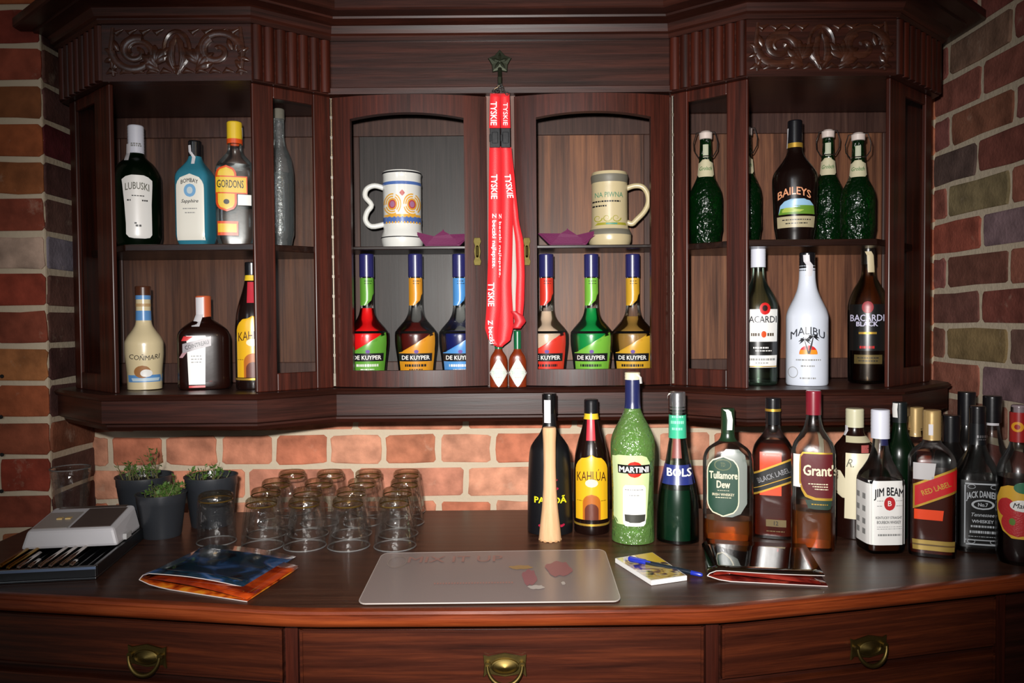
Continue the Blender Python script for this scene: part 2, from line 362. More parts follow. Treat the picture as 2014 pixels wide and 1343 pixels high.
# flutes on the canted parts of the frieze
for a, b, n in ((1, 2, 8), (3, 4, 7), (5, 6, 7), (7, 8, 8)):
    A = Vector(offset_line(PLAN, .012)[a]); B = Vector(offset_line(PLAN, .012)[b]); mb = MB()
    for i in range(n):
        c0 = A.lerp(B, (i + .06) / n); c1 = A.lerp(B, (i + .94) / n); c = (c0 + c1) / 2; d = (c1 - c0); nn = Vector((d.y, -d.x)).normalized()
        poly = [c + d * (-.5 * math.cos(PI * k / 8)) + nn * (.008 * math.sin(PI * k / 8)) for k in range(9)]
        mb.prism([(q.x, q.y) for q in poly], ZH + .002, ZC - .005)
    mb.build('fluting', wood_z, cab, smooth=True, angle=1.)
# carved panels
def carving(xa, xb):
    mb = MB(); cx = (xa + xb) / 2; w = (xb - xa); zc = (ZH + ZC) / 2; Y = 1.4885
    mb.box(xa, xb, Y, 1.4999, ZH + .002, ZC - .005)
    def T(pts, r): mb.tube([(x, Y - .001 * 0 - .001, z) for x, z in pts], r, 6)
    for s in (-1, 1):
        sx = cx + s * w * .29                                     # scrolls
        for k, (rad, tt, ph) in enumerate(((.04, 2.2, 0), (.026, 2., 2.))):
            pts = []
            for i in range(26):
                t = i / 25; a = ph + s * t * tt * PI; r = rad * (1 - .78 * t); pts.append((sx + s * r * math.cos(a) * 1.15, zc + r * math.sin(a)))
            T(pts, [.0085 * (1 - .5 * i / 25) for i in range(26)])
        for k in range(7):                                        # leaves fanning from the middle and the corners
            a = math.radians(25 + k * 21); l = .036 + .008 * (k % 2)
            bx, bz = cx + s * (.034 + .002 * k), zc - .036 + .002 * k
            pts = [(bx + s * l * t * math.cos(a) * 1.1, bz + l * 1.3 * t * math.sin(a) * (1 - .25 * t)) for t in (0, .3, .6, .85, 1)]
            T([q for q in pts], [.002, .0075, .008, .005, .0015])
        for k in range(5):
            a = math.radians(-60 + k * 42); bx, bz = sx + s * .03, zc - .008
            pts = [(bx + s * .032 * t * math.cos(a), bz + .034 * t * math.sin(a)) for t in (.3, .55, .8, 1)]
            T(pts, [.003, .006, .005, .0015])
        T([(cx + .024 * math.cos(q_), zc + .004 + .034 * math.sin(q_)) for q_ in [PI / 2 + s * PI * i / 12 for i in range(13)]], .0042)
        pts = [(cx + s * (.013 * math.sin(PI * t)), zc - .043 + .066 * t) for t in [i / 12 for i in range(13)]]
        T(pts, [.002 + .0045 * math.sin(PI * i / 12) for i in range(13)])
        T([(cx + s * .004, zc - .04), (cx + s * .01, zc - .01), (cx + s * .008, zc + .015), (cx, zc + .032)], [.003, .006, .006, .002])
        for k in range(9):                                        # fillers along the borders
            fx = cx + s * w * (.08 + .048 * k); fz = zc + (.04 if k % 2 else -.041)
            T([(fx - .012, fz), (fx - .003, fz + (.006 if k % 2 else -.006) * -1), (fx + .01, fz + .002)], [.001, .006, .0015])
        T([(cx + s * w * .455, zc - .045), (cx + s * w * .47, zc), (cx + s * w * .455, zc + .045)], [.003, .006, .003])
    mb.v = [(x, min(y, 9) if y > Y - .0055 else Y - .0055 - (Y - .0055 - y) * .6, max(ZH + .002, min(ZC - .004, z))) for x, y, z in mb.v]
    mb.build('carved_panel', wood('carved_oak', '1a0d08', '33190f', '4a281a', axis='x', rough=.26, coat=.5), cab, smooth=True, angle=1.)
carving(X0 - .74, X0 - .476); carving(X0 + .476, X0 + .74)
# glazed canted panels
pane_glass = glass('window_glass', (.93, .93, .92), (.75, .74, .72), rough=.3, ior=1.04, sheen_=0.)
def canted(A, B, sa, sb, name='glazed_side_panel'):
    """frame from plan point A to B, stile widths sa at A, sb at B"""
    A = Vector(A); B = Vector(B); L_ = (B - A).length; d = (B - A) / L_; n = Vector((d.y, -d.x))
    T = Matrix(((d.x, -n.x, 0, A.x), (d.y, -n.y, 0, A.y), (0, 0, 1, 0), (0, 0, 0, 1)))
    mb = MB(); zt, zb = ZH - .022, ZF + .035
    mb.box(0, sa, 0, .009, ZF, ZH); mb.box(L_ - sb, L_, 0, .009, ZF, ZH)
    mb.box(sa, L_ - sb, .001, .0085, zt, ZH); mb.box(sa, L_ - sb, .001, .0085, ZF, zb)
    o = mb.build(name, wood_z, cab, bevel=.002, T=T)
    mb = MB(); e = .009; x0, x1 = sa, L_ - sb                       # bevelled pane
    rings = [[(x0, .007, zb), (x1, .007, zb), (x1, .007, zt), (x0, .007, zt)], [(x0 + e, .004, zb + e), (x1 - e, .004, zb + e), (x1 - e, .004, zt - e), (x0 + e, .004, zt - e)]]
    mb.add(rings[0] + rings[1], [(0, 1, 5, 4), (1, 2, 6, 5), (2, 3, 7, 6), (3, 0, 4, 7), (4, 5, 6, 7)])
    mb.build('glass_pane', pane_glass, o, T=T)
canted(PLAN[1], PLAN[2], .03, .07); canted(PLAN[3], PLAN[4], .042, .038)
canted(PLAN[5], PLAN[6], .038, .042); canted(PLAN[7], PLAN[8], .07, .03)
# back, sides, partitions
mb = MB(); mb.box(X0 - .893, X0 - .876, 1.64, 1.775, ZF, ZH); mb.box(X0 + .876, X0 + .893, 1.64, 1.775, ZF, ZH); mb.build('side_board', wood_z, cab)
for s in (-1, 1):
    mb = MB(); x = X0 + s * .35; mb.box(x - .007, x + .007, 1.622, 1.75, ZF, ZH); mb.build('partition', wood('pale_partition', '4a3630', '6e5650', '8c746c', axis='z', rough=.3, coat=.3), cab)
def back(xa, xb, mat):
    mb = MB(); mb.box(xa, xb, 1.758, 1.772, ZF, ZH); o = mb.build('back_panel', mat, cab)
    mb = MB(); w = .026; mb.box(xa, xb, 1.75, 1.758, ZH - .045, ZH); mb.box(xa, xb, 1.75, 1.758, ZF, ZF + .045)
    mb.box(xa, xa + w, 1.75, 1.758, ZF + .045, ZH - .045); mb.box(xb - w, xb, 1.75, 1.758, ZF + .045, ZH - .045)
    mb.build('panel_frame', wood('oak_panel_frame', '241410', '3c2620', '543a30', axis='z', rough=.45, coat=.1), o, bevel=.002)
back(X0 - .876, X0 - .357, wood('oak_back_dark', '24130e', '422a20', '62402e', axis='z', rough=.45, coat=.1, scale=.8, contrast=1.5)); back(X0 - .343, X0 - .02, wood_grey); back(X0 + .02, X0 + .343, wood_back); back(X0 + .357, X0 + .876, wood_back)
mb = MB(); mb.box(X0 - .03, X0 + .03, 1.604, 1.612, ZF, ZH); mb.box(X0 - .012, X0 + .012, 1.612, 1.75, ZF, ZH); mb.build('middle_stile', wood('pale_stile', '3a2520', '5a423a', '7a5c52', axis='z', rough=.5, coat=.1), cab)
# shelves
ZS = 1.487
def shelf(poly, th, z):
    mb = MB(); mb.prism(poly, z - th, z); return mb.build('shelf', wood('shelf_oak', '100604', '1c0c07', '2c150b', axis='x', rough=.3, coat=.2), cab, bevel=.0015)
for s in (-1, 1):
    q = [(X0 + s * x, y) for x, y in ((.868, 1.752), (.868, 1.655), (.735, 1.528), (.477, 1.528), (.362, 1.62), (.362, 1.752))]
    shelf(q if s > 0 else q[::-1], .013, ZS)
    q = [(X0 + s * x, y) for x, y in ((.34, 1.75), (.34, 1.628), (.016, 1.628), (.016, 1.75))]
    shelf(q if s > 0 else q[::-1], .007, 1.489)
# bowed doors of the middle
def door(xa, xb, wl, wr):
    N_ = 18
    def Yc(x): t = (x - xa) / (xb - xa); return 1.598 - .024 * (1 - (2 * t - 1) ** 2)
    def strip(mb, x0, x1, z0, z1, arch=0.):
        n = max(2, int(N_ * (x1 - x0) / (xb - xa)) + 1); xs = [x0 + (x1 - x0) * i / n for i in range(n + 1)]
        zf = lambda x: z0 + arch * (1 - ((2 * (x - x0) / (x1 - x0)) - 1) ** 2)
        rows = [[(x, Yc(x), zf(x)) for x in xs], [(x, Yc(x), z1) for x in xs], [(x, Yc(x) + .018, z1) for x in xs], [(x, Yc(x) + .018, zf(x)) for x in xs], [(x, Yc(x), zf(x)) for x in xs]]
        mb.grid([r[::1] for r in rows])
        for k in (0, -1): mb.add([r[k] for r in rows[:4]], [(0, 1, 2, 3)])
    mb = MB()
    strip(mb, xa, xa + wl, ZF + .002, ZH - .003); strip(mb, xb - wr, xb, ZF + .002, ZH - .003)
    strip(mb, xa + wl, xb - wr, 1.742, ZH - .003, .009); strip(mb, xa + wl, xb - wr, ZF + .002, 1.233)
    o = mb.build('door', wood_z, cab, smooth=True, angle=.5)
    mb = MB(); xs = [xa + wl + (xb - wr - xa - wl) * i / 14 for i in range(15)]
    mb.grid([[(x, Yc(x) + .009, z) for x in xs] for z in (1.23, 1.752)]); mb.build('glass_pane', pane_glass, o, smooth=True)
    return o
dl = door(at_y(657, 480, 1.6).x, at_y(959, 480, 1.6).x, .038, .046); dr = door(at_y(1013, 480, 1.6).x, at_y(1317, 480, 1.6).x, .044, .04)
for d_, px in ((dl, 939), (dr, 1036)):
    c = at_y(px, 495, 1.594); mb = MB()
    out = [(-.006, -.028), (.006, -.028), (.008, -.02), (.005, -.012), (.007, 0), (.005, .012), (.008, .02), (.006, .028), (-.006, .028), (-.008, .02), (-.005, .012), (-.007, 0), (-.005, -.012), (-.008, -.02)]
    n = len(out); mb.add([(c.x + x, y, c.z + z) for y in (1.588, 1.5915) for x, z in out] , [tuple(range(n)), tuple(range(2 * n - 1, n - 1, -1))] + [(i, n + i, n + (i + 1) % n, (i + 1) % n) for i in range(n)])
    mb.tube([(c.x, 1.588, c.z + .01), (c.x, 1.58, c.z + .008), (c.x, 1.579, c.z - .008), (c.x, 1.588, c.z - .01)], .0028, 8)
    mb.build('lock_plate', brass_dark, d_, bevel=.0006)
for px, side in ((655, -1), (1323, 1)):
    mb = MB(); c = at_y(px, 480, 1.592)
    mb.box(c.x - .0022, c.x + .0022, 1.59, 1.594, ZF + .004, ZH - .006)
    for i in range(14): z = ZF + .03 + i * .04; mb.tube([(c.x, 1.5895, z), (c.x, 1.5895, z + .034)], .0026, 8)
    mb.build('piano_hinge', flat('worn_nickel', 'a89f90', .3, 1.), cab)
# star shaped hook on the frieze
mb = MB(); c = at_y(983, 122, 1.586); pts = []
for i in range(10):
    a = PI / 2 + i * PI / 5; r = .0255 if i % 2 == 0 else .0175; pts.append((c.x + r * math.cos(a), c.z + r * math.sin(a)))
n = 10; mb.add([(x, 1.588, z) for x, z in pts] + [(c.x + (x - c.x) * .92, 1.584, c.z + (z - c.z) * .92) for x, z in pts] + [(c.x, 1.581, c.z)],
               [(i, (i + 1) % n, n + (i + 1) % n, n + i) for i in range(n)] + [(n + i, n + (i + 1) % n, 2 * n) for i in range(n)])
for k in range(5):
    a = PI / 2 + k * 2 * PI / 5; mb.tube([(c.x + t * math.cos(a), 1.5822, c.z + t * math.sin(a)) for t in (.002, .01, .017)], [.003, .0035, .001], 6)
hk = at_y(983, 168, 1.57); mb.tube([(c.x, 1.583, c.z - .014), (c.x, 1.575, c.z - .03), (c.x, 1.568, hk.z + .008), (c.x, 1.562, hk.z), (c.x, 1.556, hk.z + .002), (c.x, 1.553, hk.z + .012)], .0042, 8)
mb.build('star_hook', dark_metal, cab)

# ------------------------------------------------------------------ the sideboard (counter)
FRONT = [(XL + .004, 1.182), (-0.7448, 1.1433), (-0.5586, 1.1135), (-0.3445, 1.0781), (-0.3165, 1.0744), (-0.2700, 1.0716), (-0.0186, 1.0697), (0.2514, 1.0716), (0.2886, 1.0753), (0.3212, 1.0809), (0.5121, 1.1237), (0.7848, 1.1907), (XR - .006, 1.235)]
side = thing('sideboard', 'long dark wooden sideboard with reddish worn front edge and brass ring pulls', 'sideboard', (0, 0, 0))
def offF(e): return offset_line(FRONT, e)
mb = MB(); prof = [(-.0, TOP), (-.02, TOP)]
mb.prism(offF(-.02) + [(XR - .006, 1.649), (XL + .004, 1.649)], TOP - .022, TOP); mb.build('top_board', wood_top, side)
mb = MB(); sweep(mb, FRONT, [(-.0201, TOP - .0225), (-.0201, TOP), (-.010, TOP), (-.007, TOP - .001), (-.006, TOP - .005), (-.002, TOP - .0055), (.001, TOP - .009), (.0015, TOP - .014), (-.001, TOP - .019), (-.006, TOP - .0225)])
mb.build('moulded_edge', wood_edge, side, smooth=True, angle=.6)
body = offF(-.035)
mb = MB(); mb.prism(body + [(XR - .01, 1.64), (XL + .01, 1.64)], .0, TOP - .0226); mb.build('carcass', wood_x, side)
mb = MB(); sweep(mb, offF(-.035), [(-.001, .900), (.008, .900), (.010, .904), (.010, TOP - .0226), (-.001, TOP - .0226)]); mb.build('top_rail', wood_x, side)
def xb_on(line, x):
    for (xa, ya), (xc, yc) in zip(line, line[1:]):
        if xa <= x <= xc: t = (x - xa) / (xc - xa); return ya + (yc - ya) * t
    return line[-1][1]
def face(mb, x0, x1, z0, z1, off, th, n=12, arc=None):
    ln = offF(-.035 + off); xs = [x0 + (x1 - x0) * i / n for i in range(n + 1)]
    if arc: rows_y = [xb_on(ln, x0) + (xb_on(ln, x1) - xb_on(ln, x0)) * (x - x0) / (x1 - x0) for x in xs]
    else: rows_y = [xb_on(ln, x) for x in xs]
    r = [[(x, y, z0) for x, y in zip(xs, rows_y)], [(x, y, z1) for x, y in zip(xs, rows_y)], [(x, y + th, z1) for x, y in zip(xs, rows_y)], [(x, y + th, z0) for x, y in zip(xs, rows_y)]]
    mb.grid(r + [r[0]])
    for k in (0, -1): mb.add([q[k] for q in r], [(0, 1, 2, 3)])
XW = [-.93, -.327, -.309, .273, .292, .756, .773, .93]
for x0, x1 in ((XW[1], XW[2]), (XW[3], XW[4]), (XW[5], XW[6])):
    mb = MB(); face(mb, x0, x1, .1, .8995, .008, .012, 2); mb.build('corner_post', wood_z, side, bevel=.001)
def pull(parent, px, py, x, ang):
    ln = offF(-.035 + .012); y = xb_on(ln, x); z = at_y(px, py, y).z
    T = Matrix.Translation((x, y - .0005, z)) @ Matrix.Rotation(ang, 4, 'Z')
    mb = MB(); out = [(-.031, -.016), (-.026, -.011), (0, -.0155), (.026, -.011), (.031, -.016), (.0295, 0), (.031, .016), (.024, .0135), (0, .0185), (-.024, .0135), (-.031, .016), (-.0295, 0)]
    n = len(out); mb.add([(a, 0, b) for a, b in out] + [(a * .97, -.0022, b * .97) for a, b in out], [(i, n + i, n + (i + 1) % n, (i + 1) % n) for i in range(n)] + [tuple(range(2 * n - 1, n - 1, -1))])
    rows = []
    for r, d in ((1, -.002), (.97, -.005), (.86, -.006), (.8, -.004), (.5, -.0065), (.18, -.0085), (.02, -.009)):
        rows.append([(.0205 * r * math.cos(2 * PI * k / 28), d, .011 * r * math.sin(2 * PI * k / 28)) for k in range(29)])
    mb.grid(rows)
    for s in (-1, 1): mb.tube([(s * .024, -.001, .003), (s * .024, -.008, .003)], .0045, 10)
    o = mb.build('back_plate', brass, parent, smooth=True, T=T)
    mb = MB(); pts = [(.0245 * math.cos(a), -.009 - .004 * abs(math.sin(a)), .003 + (.026 * math.sin(a))) for a in [PI + PI * i / 20 for i in range(21)]]
    mb.tube(pts, [.0022 + .0012 * math.sin(PI * i / 20) for i in range(21)], 10); mb.build('ring_pull', brass, o, smooth=True, T=T)
def drawers(x0, x1, cx, px, py, ang, arcd):
    z = .8965
    for k in range(5):
        h = (.077, .15, .16, .16, .16)[k]
        if x0 < 0 < x1: h = (.15, .15, .16, .16, .08)[k]
        if z - h < .08: break
        mb = MB(); face(mb, x0 + .004, x1 - .004, z - h, z, .010, .011, 14)
        d = mb.build('drawer', wood_redx, side, smooth=True, angle=.5)
        mb = MB(); e = .0045
        face(mb, x0 + .004, x1 - .004, z - .0035, z - .0005, .0125, .003, 14); face(mb, x0 + .004, x1 - .004, z - h + .0005, z - h + .0035, .0125, .003, 14)
        face(mb, x0 + .004, x0 + .008, z - h, z, .0125, .003, 2); face(mb, x1 - .008, x1 - .004, z - h, z, .0125, .003, 2)
        mb.build('edge_bead', wood_redx, d)
        if k == 0: pull(d, px, py, cx, ang)
        z -= h + .012
    return
drawers(XW[0], XW[1], at_y(280, 1298, 1.117).x, 280, 1290, -math.atan(.15), 0)
drawers(XW[2], XW[3], at_y(993, 1315, 1.085).x, 993, 1308, 0, 0)
drawers(XW[4], XW[5], at_y(1708, 1280, 1.15).x, 1708, 1272, math.atan(.23), 0)

# ------------------------------------------------------------------ bottles
def row_shape(kind, x0, x1, y0, y1, n=18):
    """label outlines as rows (y, xl, xr) from top y0 to bottom y1"""
    cx = (x0 + x1) / 2; hw = (x1 - x0) / 2; R = []
    for i in range(n + 1):
        t = i / n; y = y0 + (y1 - y0) * t
        if kind == 'oval': w = hw * math.sqrt(max(0, 1 - (2 * t - 1) ** 2)) + .3
        elif kind == 'diamond': w = hw * (1 - abs(2 * t - 1)) ** .85 + .3
        elif kind == 'arch': h = hw / abs(y1 - y0); w = hw * (math.sqrt(max(0, 1 - ((h - t) / h) ** 2)) if t < h else 1) + .2
        elif kind == 'stadium':
            h = min(.5, hw / abs(y1 - y0)); w = hw * (math.sqrt(max(0, 1 - ((h - t) / h) ** 2)) if t < h else (math.sqrt(max(0, 1 - ((t - 1 + h) / h) ** 2)) if t > 1 - h else 1)) + .2
        elif kind == 'round':
            h = min(.5, .22 * hw / abs(y1 - y0) * 2); w = hw - (hw * .2 * (1 - math.sqrt(max(0, 1 - ((h - t) / h) ** 2))) if t < h else (hw * .2 * (1 - math.sqrt(max(0, 1 - ((t - 1 + h) / h) ** 2))) if t > 1 - h else 0))
        else: w = hw
        R.append((y, cx - w, cx + w))
    return R
class Bottle:
    def __init__(s, name, label, cat, cx, ybase, prof, body, z0=TOP, Y=None, n=2., flat_=1., spin=0., group=None, fill=None, liquid=None, wall=.0025, cap_at=None, seg=44, bodyname='body'):
        """prof: (picture y, half width in picture px) from bottom to top"""
        s.cx = cx; rmax = max(p[1] for p in prof)
        if Y is None:
            yf = at_z(cx, ybase, z0).y; k = yf / F; Y = yf + rmax * flat_ * k * 1.0
        s.Y = Y; s.k = Y / F; s.rb = rmax * s.k; s.ry = s.rb * flat_; s.Yf = Y - s.ry; s.n = n; s.fl = flat_
        p = at_y(cx, ybase, Y); s.x = p.x; s.z0 = z0
        s.hz = lambda py, Yv: at_y(cx, py, Yv).z - z0
        hs = []; rs = []
        for i, (py, hw) in enumerate(prof):
            h = 0. if i == 0 else s.hz(py, Y)
            if hs and h <= hs[-1] + .0004: h = hs[-1] + .0006
            hs.append(h); rs.append(hw * s.k)
        s.hs = hs; s.R = pchip(hs, rs); s.rn = min(rs[2:] or rs); s.top = hs[-1]
        s.az = -math.atan2(s.x, Y) + math.radians(spin)
        s.root = thing(name, label, cat, (s.x, Y, z0), s.az, group)
        zz = []
        for a, b in zip(hs, hs[1:]):
            m = max(1, min(8, int((b - a) / .004))); zz += [a + (b - a) * i / m for i in range(m)]
        zz.append(hs[-1]); s.zz = zz; s.seg = seg; s.caps = []
        s.body = s.shell(bodyname, zz, body, 0.)
        if liquid:
            top = s.hz(fill, Y); z2 = [z for z in zz if .006 < z < top]; z2 = [.006] + z2 + [top]
            s.shell('liquid', z2, liquid, -wall)
    def cross(s, h, off=0.):
        r = s.R(h); t = 0 if s.rb - s.rn < 1e-6 else max(0, min(1, (r - s.rn) / (s.rb - s.rn)))
        return max(.0006, r + off), max(.0006, r * (1 + (s.fl - 1) * t) + off), 2 + (s.n - 2) * t
    def shell(s, name, zz, mat, off, grow=0.):
        mb = MB(); rows = []; sg = s.seg
        for z in zz:
            rx, ry, n = s.cross(z, off)
            ring = []
            for k in range(sg):
                a = 2 * PI * k / sg; c_, s_ = math.cos(a), math.sin(a)
                q = (abs(c_) ** n + abs(s_) ** n) ** (-1 / n) if n > 2.01 else 1.
                ring.append((rx * c_ * q, ry * s_ * q, z))
            rows.append(ring)
        vs = [v for r in rows for v in r]
        fs = [(j * sg + k, j * sg + (k + 1) % sg, (j + 1) * sg + (k + 1) % sg, (j + 1) * sg + k) for j in range(len(rows) - 1) for k in range(sg)]
        fs += [tuple(range(sg))[::-1], tuple(range((len(rows) - 1) * sg, len(rows) * sg))]
        mb.add(vs, fs); return mb.build(name, mat, s.root, smooth=True, angle=.9)
    def surf(s, u, h, off, fa=0.):
        rx, ry, n = s.cross(h)
        if fa: rx, ry = ry, rx
        uu = max(-.995, min(.995, u / rx)); y = -ry * (1 - abs(uu) ** n) ** (1 / n)
        # outward normal of the superellipse
        nx = math.copysign(abs(uu) ** (n - 1) / rx, uu); ny = -abs(y / ry) ** (n - 1) / ry; l = math.hypot(nx, ny) or 1
        x, y = rx * uu + nx / l * off, y + ny / l * off
        if fa: c_, s_ = math.cos(fa), math.sin(fa); x, y = x * c_ - y * s_, x * s_ + y * c_
        return (x, y, h)
    def capr(s, h): return max([r_ for a_, b_, r_ in s.caps if a_ - .001 <= h <= b_ + .001] + [s.R(h)])
    def csurf(s, u, h, lift):
        r_ = s.capr(h) + lift; uu = max(-.97, min(.97, u / r_)); return (r_ * uu, -r_ * math.sqrt(1 - uu * uu), h)
    def band(s, x0, x1, tl, tr, bl_, br_, mat, layer=1, name='label', parent=None, n=14):
        """slanted label: top and bottom heights given at its left and right end"""
        mb = MB(); off = .00025 + .0003 * layer
        mb.grid([[s.surf(s.U(x0 + (x1 - x0) * i / n), s.Hh((tl + (tr - tl) * i / n) * (1 - j / 8) + (bl_ + (br_ - bl_) * i / n) * j / 8), off) for i in range(n + 1)] for j in range(9)])
        return mb.build(name, mat, parent or s.root, smooth=True)
    def U(s, px, py=None): return (px - s.cx) * s.Yf / F
    def Hh(s, py): return max(.0008, min(s.top - .0003, s.hz(py, s.Yf)))
    def rows(s, rows, mat, layer=1, name='label', parent=None, nc=12, fa=0., cxf=None, rough=None):
        mb = MB(); off = .00025 + .0003 * layer; g = []
        # refine in height so that labels follow the glass
        R2 = []
        for (ya, la, ra), (yb, lb, rb) in zip(rows, rows[1:]):
            m = max(1, int(abs(yb - ya) / 12)); R2 += [(ya + (yb - ya) * i / m, la + (lb - la) * i / m, ra + (rb - ra) * i / m) for i in range(m)]
        R2.append(rows[-1])
        for y, l, r in R2: g.append([s.surf(s.U((l + (r - l) * i / nc) if cxf is None else (l + (r - l) * i / nc) - cxf + s.cx), s.Hh(y), off, fa) for i in range(nc + 1)])
        mb.grid(g); return mb.build(name, mat, parent or s.body_parent(), smooth=True)
    def body_parent(s): return s.root
    def text(s, txt, cx, cy, w, h, mat, layer=2, arc=0., rot=0., bold=.012, shear=0., parent=None, name='lettering', fa=0., cxf=None, mb=None):
        vs, fs = text_pts(txt, bold, shear); ca, sa = math.cos(math.radians(rot)), math.sin(math.radians(rot)); out = []
        for a, b, dd in vs:
            x = a * w; y = b * h
            y += -arc * (a * 2) ** 2
            X, Yy = x * ca - y * sa, x * sa + y * ca
            px = cx + X; py = cy - Yy
            out.append(s.surf(s.U(px if cxf is None else px - cxf + s.cx), s.Hh(py), .00025 + .0003 * layer + dd, fa))
        own = mb is None; mb = mb or MB(); mb.add(out, fs)
        return mb.build(name, mat, parent or s.root) if own else None
    def lines(s, items, mat, layer=2, parent=None, name='small_print'):
        """rows of illegible small print as thin broken strokes: (x0,x1,y,thickness)"""
        mb = MB(); rnd = random.Random(int(s.cx)); off = .00025 + .0003 * layer
        for x0, x1, y, th in items:
            x = x0
            while x < x1 - 1:
                w = min(rnd.uniform(1.5, 5), x1 - x)
                g = [[(s.csurf if layer >= 4 else s.surf)(s.U(x + w * i / 2), s.Hh(yy), off) for i in range(3)] for yy in (y - th / 2, y + th / 2)]
                mb.grid(g); x += w + rnd.uniform(.7, 1.6)
        return mb.build(name, mat, parent or s.root)
    def ring(s, y0, y1, mat, name='cap', extra=0., parent=None, hwt=None, ridges=0, xoff=0.):
        """a sleeve or cap over the neck from picture y0 (top) to y1; hwt sets its half width in px"""
        za, zb = s.hz(y1, s.Y), s.hz(y0, s.Y); mb = MB()
        r = lambda z: (hwt * s.k if hwt else s.R(min(max(z, 0), s.top)) + .0005 + extra)
        ns = max(3, int((zb - za) / .003)); prof = []
        closed = zb >= s.top - .002; s.caps.append((za, zb, r(zb if hwt else za)))
        for i in range(ns + 1):
            z = za + (zb - za) * i / ns; q = r(z) - (ridges and (i % 2) * ridges)
            if closed and i == ns: prof.append((q, z - .0015)); q -= .0012
            prof.append((q, z))
        if not closed: prof = [(r(za) - .0006, za)] + prof + [(r(zb) - .0006, zb)]
        mb.lathe(prof, 28, cap=closed); return mb.build(name, mat, parent or s.root, smooth=True, angle=.7)
    def strip(s, pts, mat, name='seal_strip', w=4., parent=None, lift=.0012):
        """paper tax strip draped over cap and neck; pts in picture px"""
        mb = MB(); g = []
        for x, y in pts:
            h = s.hz(y, s.Yf); h2 = min(h, s.top)
            f_ = s.csurf if s.R(h2) < s.rb * .6 else s.surf; q0 = f_(s.U(x - w), h2, .0008 if f_ == s.csurf and lift < .0028 else lift); q1 = f_(s.U(x + w), h2, .0008 if f_ == s.csurf and lift < .0028 else lift)
            ll = .0008 if f_ == s.csurf and lift < .0028 else lift; g.append([(lambda q: (q[0], q[1], h2))(f_(s.U(x - w + 2 * w * i / 5), h2, ll)) for i in range(6)])
        mb.grid(g); return mb.build(name, mat, parent or s.root)
paper = flat('label_white', 'e8e6e2', .35, coat=.3); cream = flat('label_cream', 'ddd3b4', .35, coat=.3)
ink = flat('ink_black', '15151a', .4); inkgrey = flat('ink_grey', '8a8a88', .5); gold = flat('gold_print', 'c29a3c', .35, .6); silver = flat('silver_foil', 'b9b9bd', .25, .9)
redp = flat('red_print', 'c81e1e', .35, coat=.3); black_cap = flat('black_cap', '101014', .25, coat=.4); white_cap = flat('white_cap', 'd4d6e2', .35, coat=.3)
clear = glass('clear_bottle_glass', (.96, .97, .96), (.55, .58, .56), blend=.4); clear_thick = glass('thick_bottle_glass', (.93, .95, .94), (.4, .43, .42), blend=.45, bump=.15, bscale=60)
strip_m = flat('tax_strip_paper', 'cfccd0', .5)
whisky = glass('whisky', (.75, .3, .06), (.3, .08, .01), diff=.12, dcol=(.5, .16, .02)); water = glass('clear_spirit', (.93, .95, .95), (.7, .75, .76))
def gb(name, tint, edge, d, dcol, bump=0., bs=60): return glass(name, tint, edge, rough=.06, diff=d, dcol=dcol, bump=bump, bscale=bs, blend=.35)
SF = ZS; CF = ZF
# --- upper shelf, left bay
b = Bottle('gin_bottle', 'dark green bottle with tapered white label and white cap, first on the upper left shelf', 'bottle', 271.5, 476,
           [(477, 36), (474, 42), (465, 44), (352, 44), (338, 40.5), (322, 30), (311, 18), (304, 15), (290, 14), (249, 14)], gb('dark_green_glass', (.01, .10, .02), (.0, .03, .005), .4, (.001, .009, .002)), SF, 1.62)
b.ring(248, 303, white_cap, hwt=15, ridges=.0004); b.lines([(262, 282, 275, 3), (262, 282, 279, 3)], inkgrey, 4, name='cap_print')
lb = b.rows([(343, 262, 284), (346, 252, 292), (352, 245, 299), (362, 246, 299), (400, 249, 297), (440, 251, 297), (460, 251, 297), (466, 256, 293), (468, 265, 284)], paper)
b.text('LUBUSKI', 272, 364, 42, 14, flat('print_olive', '5c5c50', .5), arc=3, parent=lb); b.lines([(262, 284, 384, 2), (254, 262, 393, 3), (280, 290, 393, 3), (266, 270, 438, 3), (268, 278, 443, 4)], ink, parent=lb)
b.strip([(258, 276), (257, 295), (255, 312)], strip_m, w=3.5, lift=.003)
b = Bottle('gin_bottle', 'pale blue square bottle with white arched label on the upper left shelf', 'bottle', 387, 474,
           [(475, 26), (472, 31), (464, 32.5), (352, 32.5), (342, 30), (328, 21), (316, 14), (308, 12), (290, 11.5), (279, 11.5)], glass('sapphire_glass', (.10, .42, .55), (.02, .12, .2), diff=.45, dcol=(.06, .36, .5), bump=.1, rough=.05), SF, 1.62, n=6, flat_=.9, spin=-24)
b.ring(278, 309, black_cap, hwt=12.5); b.strip([(381, 281), (382, 294), (390, 305), (391, 320)], strip_m, w=3.2, lift=.0015)
lb = b.rows(row_shape('arch', 361, 415, 341, 472), flat('label_ivory', 'dcd8cc', .35, coat=.3))
b.text('BOMBAY', 388, 354, 34, 8, ink, arc=4, parent=lb); b.rows(row_shape('oval', 377, 400, 361, 387), flat('print_blue', '6ea0c8', .4), 2, 'emblem', lb); b.rows(row_shape('oval', 383, 394, 367, 381), flat('portrait_grey', 'b8c6cc', .4), 3, 'portrait', lb)
b.text('Sapphire', 388, 396, 34, 9, ink, parent=lb, shear=.3); b.lines([(374, 402, 410, 2), (378, 398, 418, 2)], inkgrey, parent=lb)
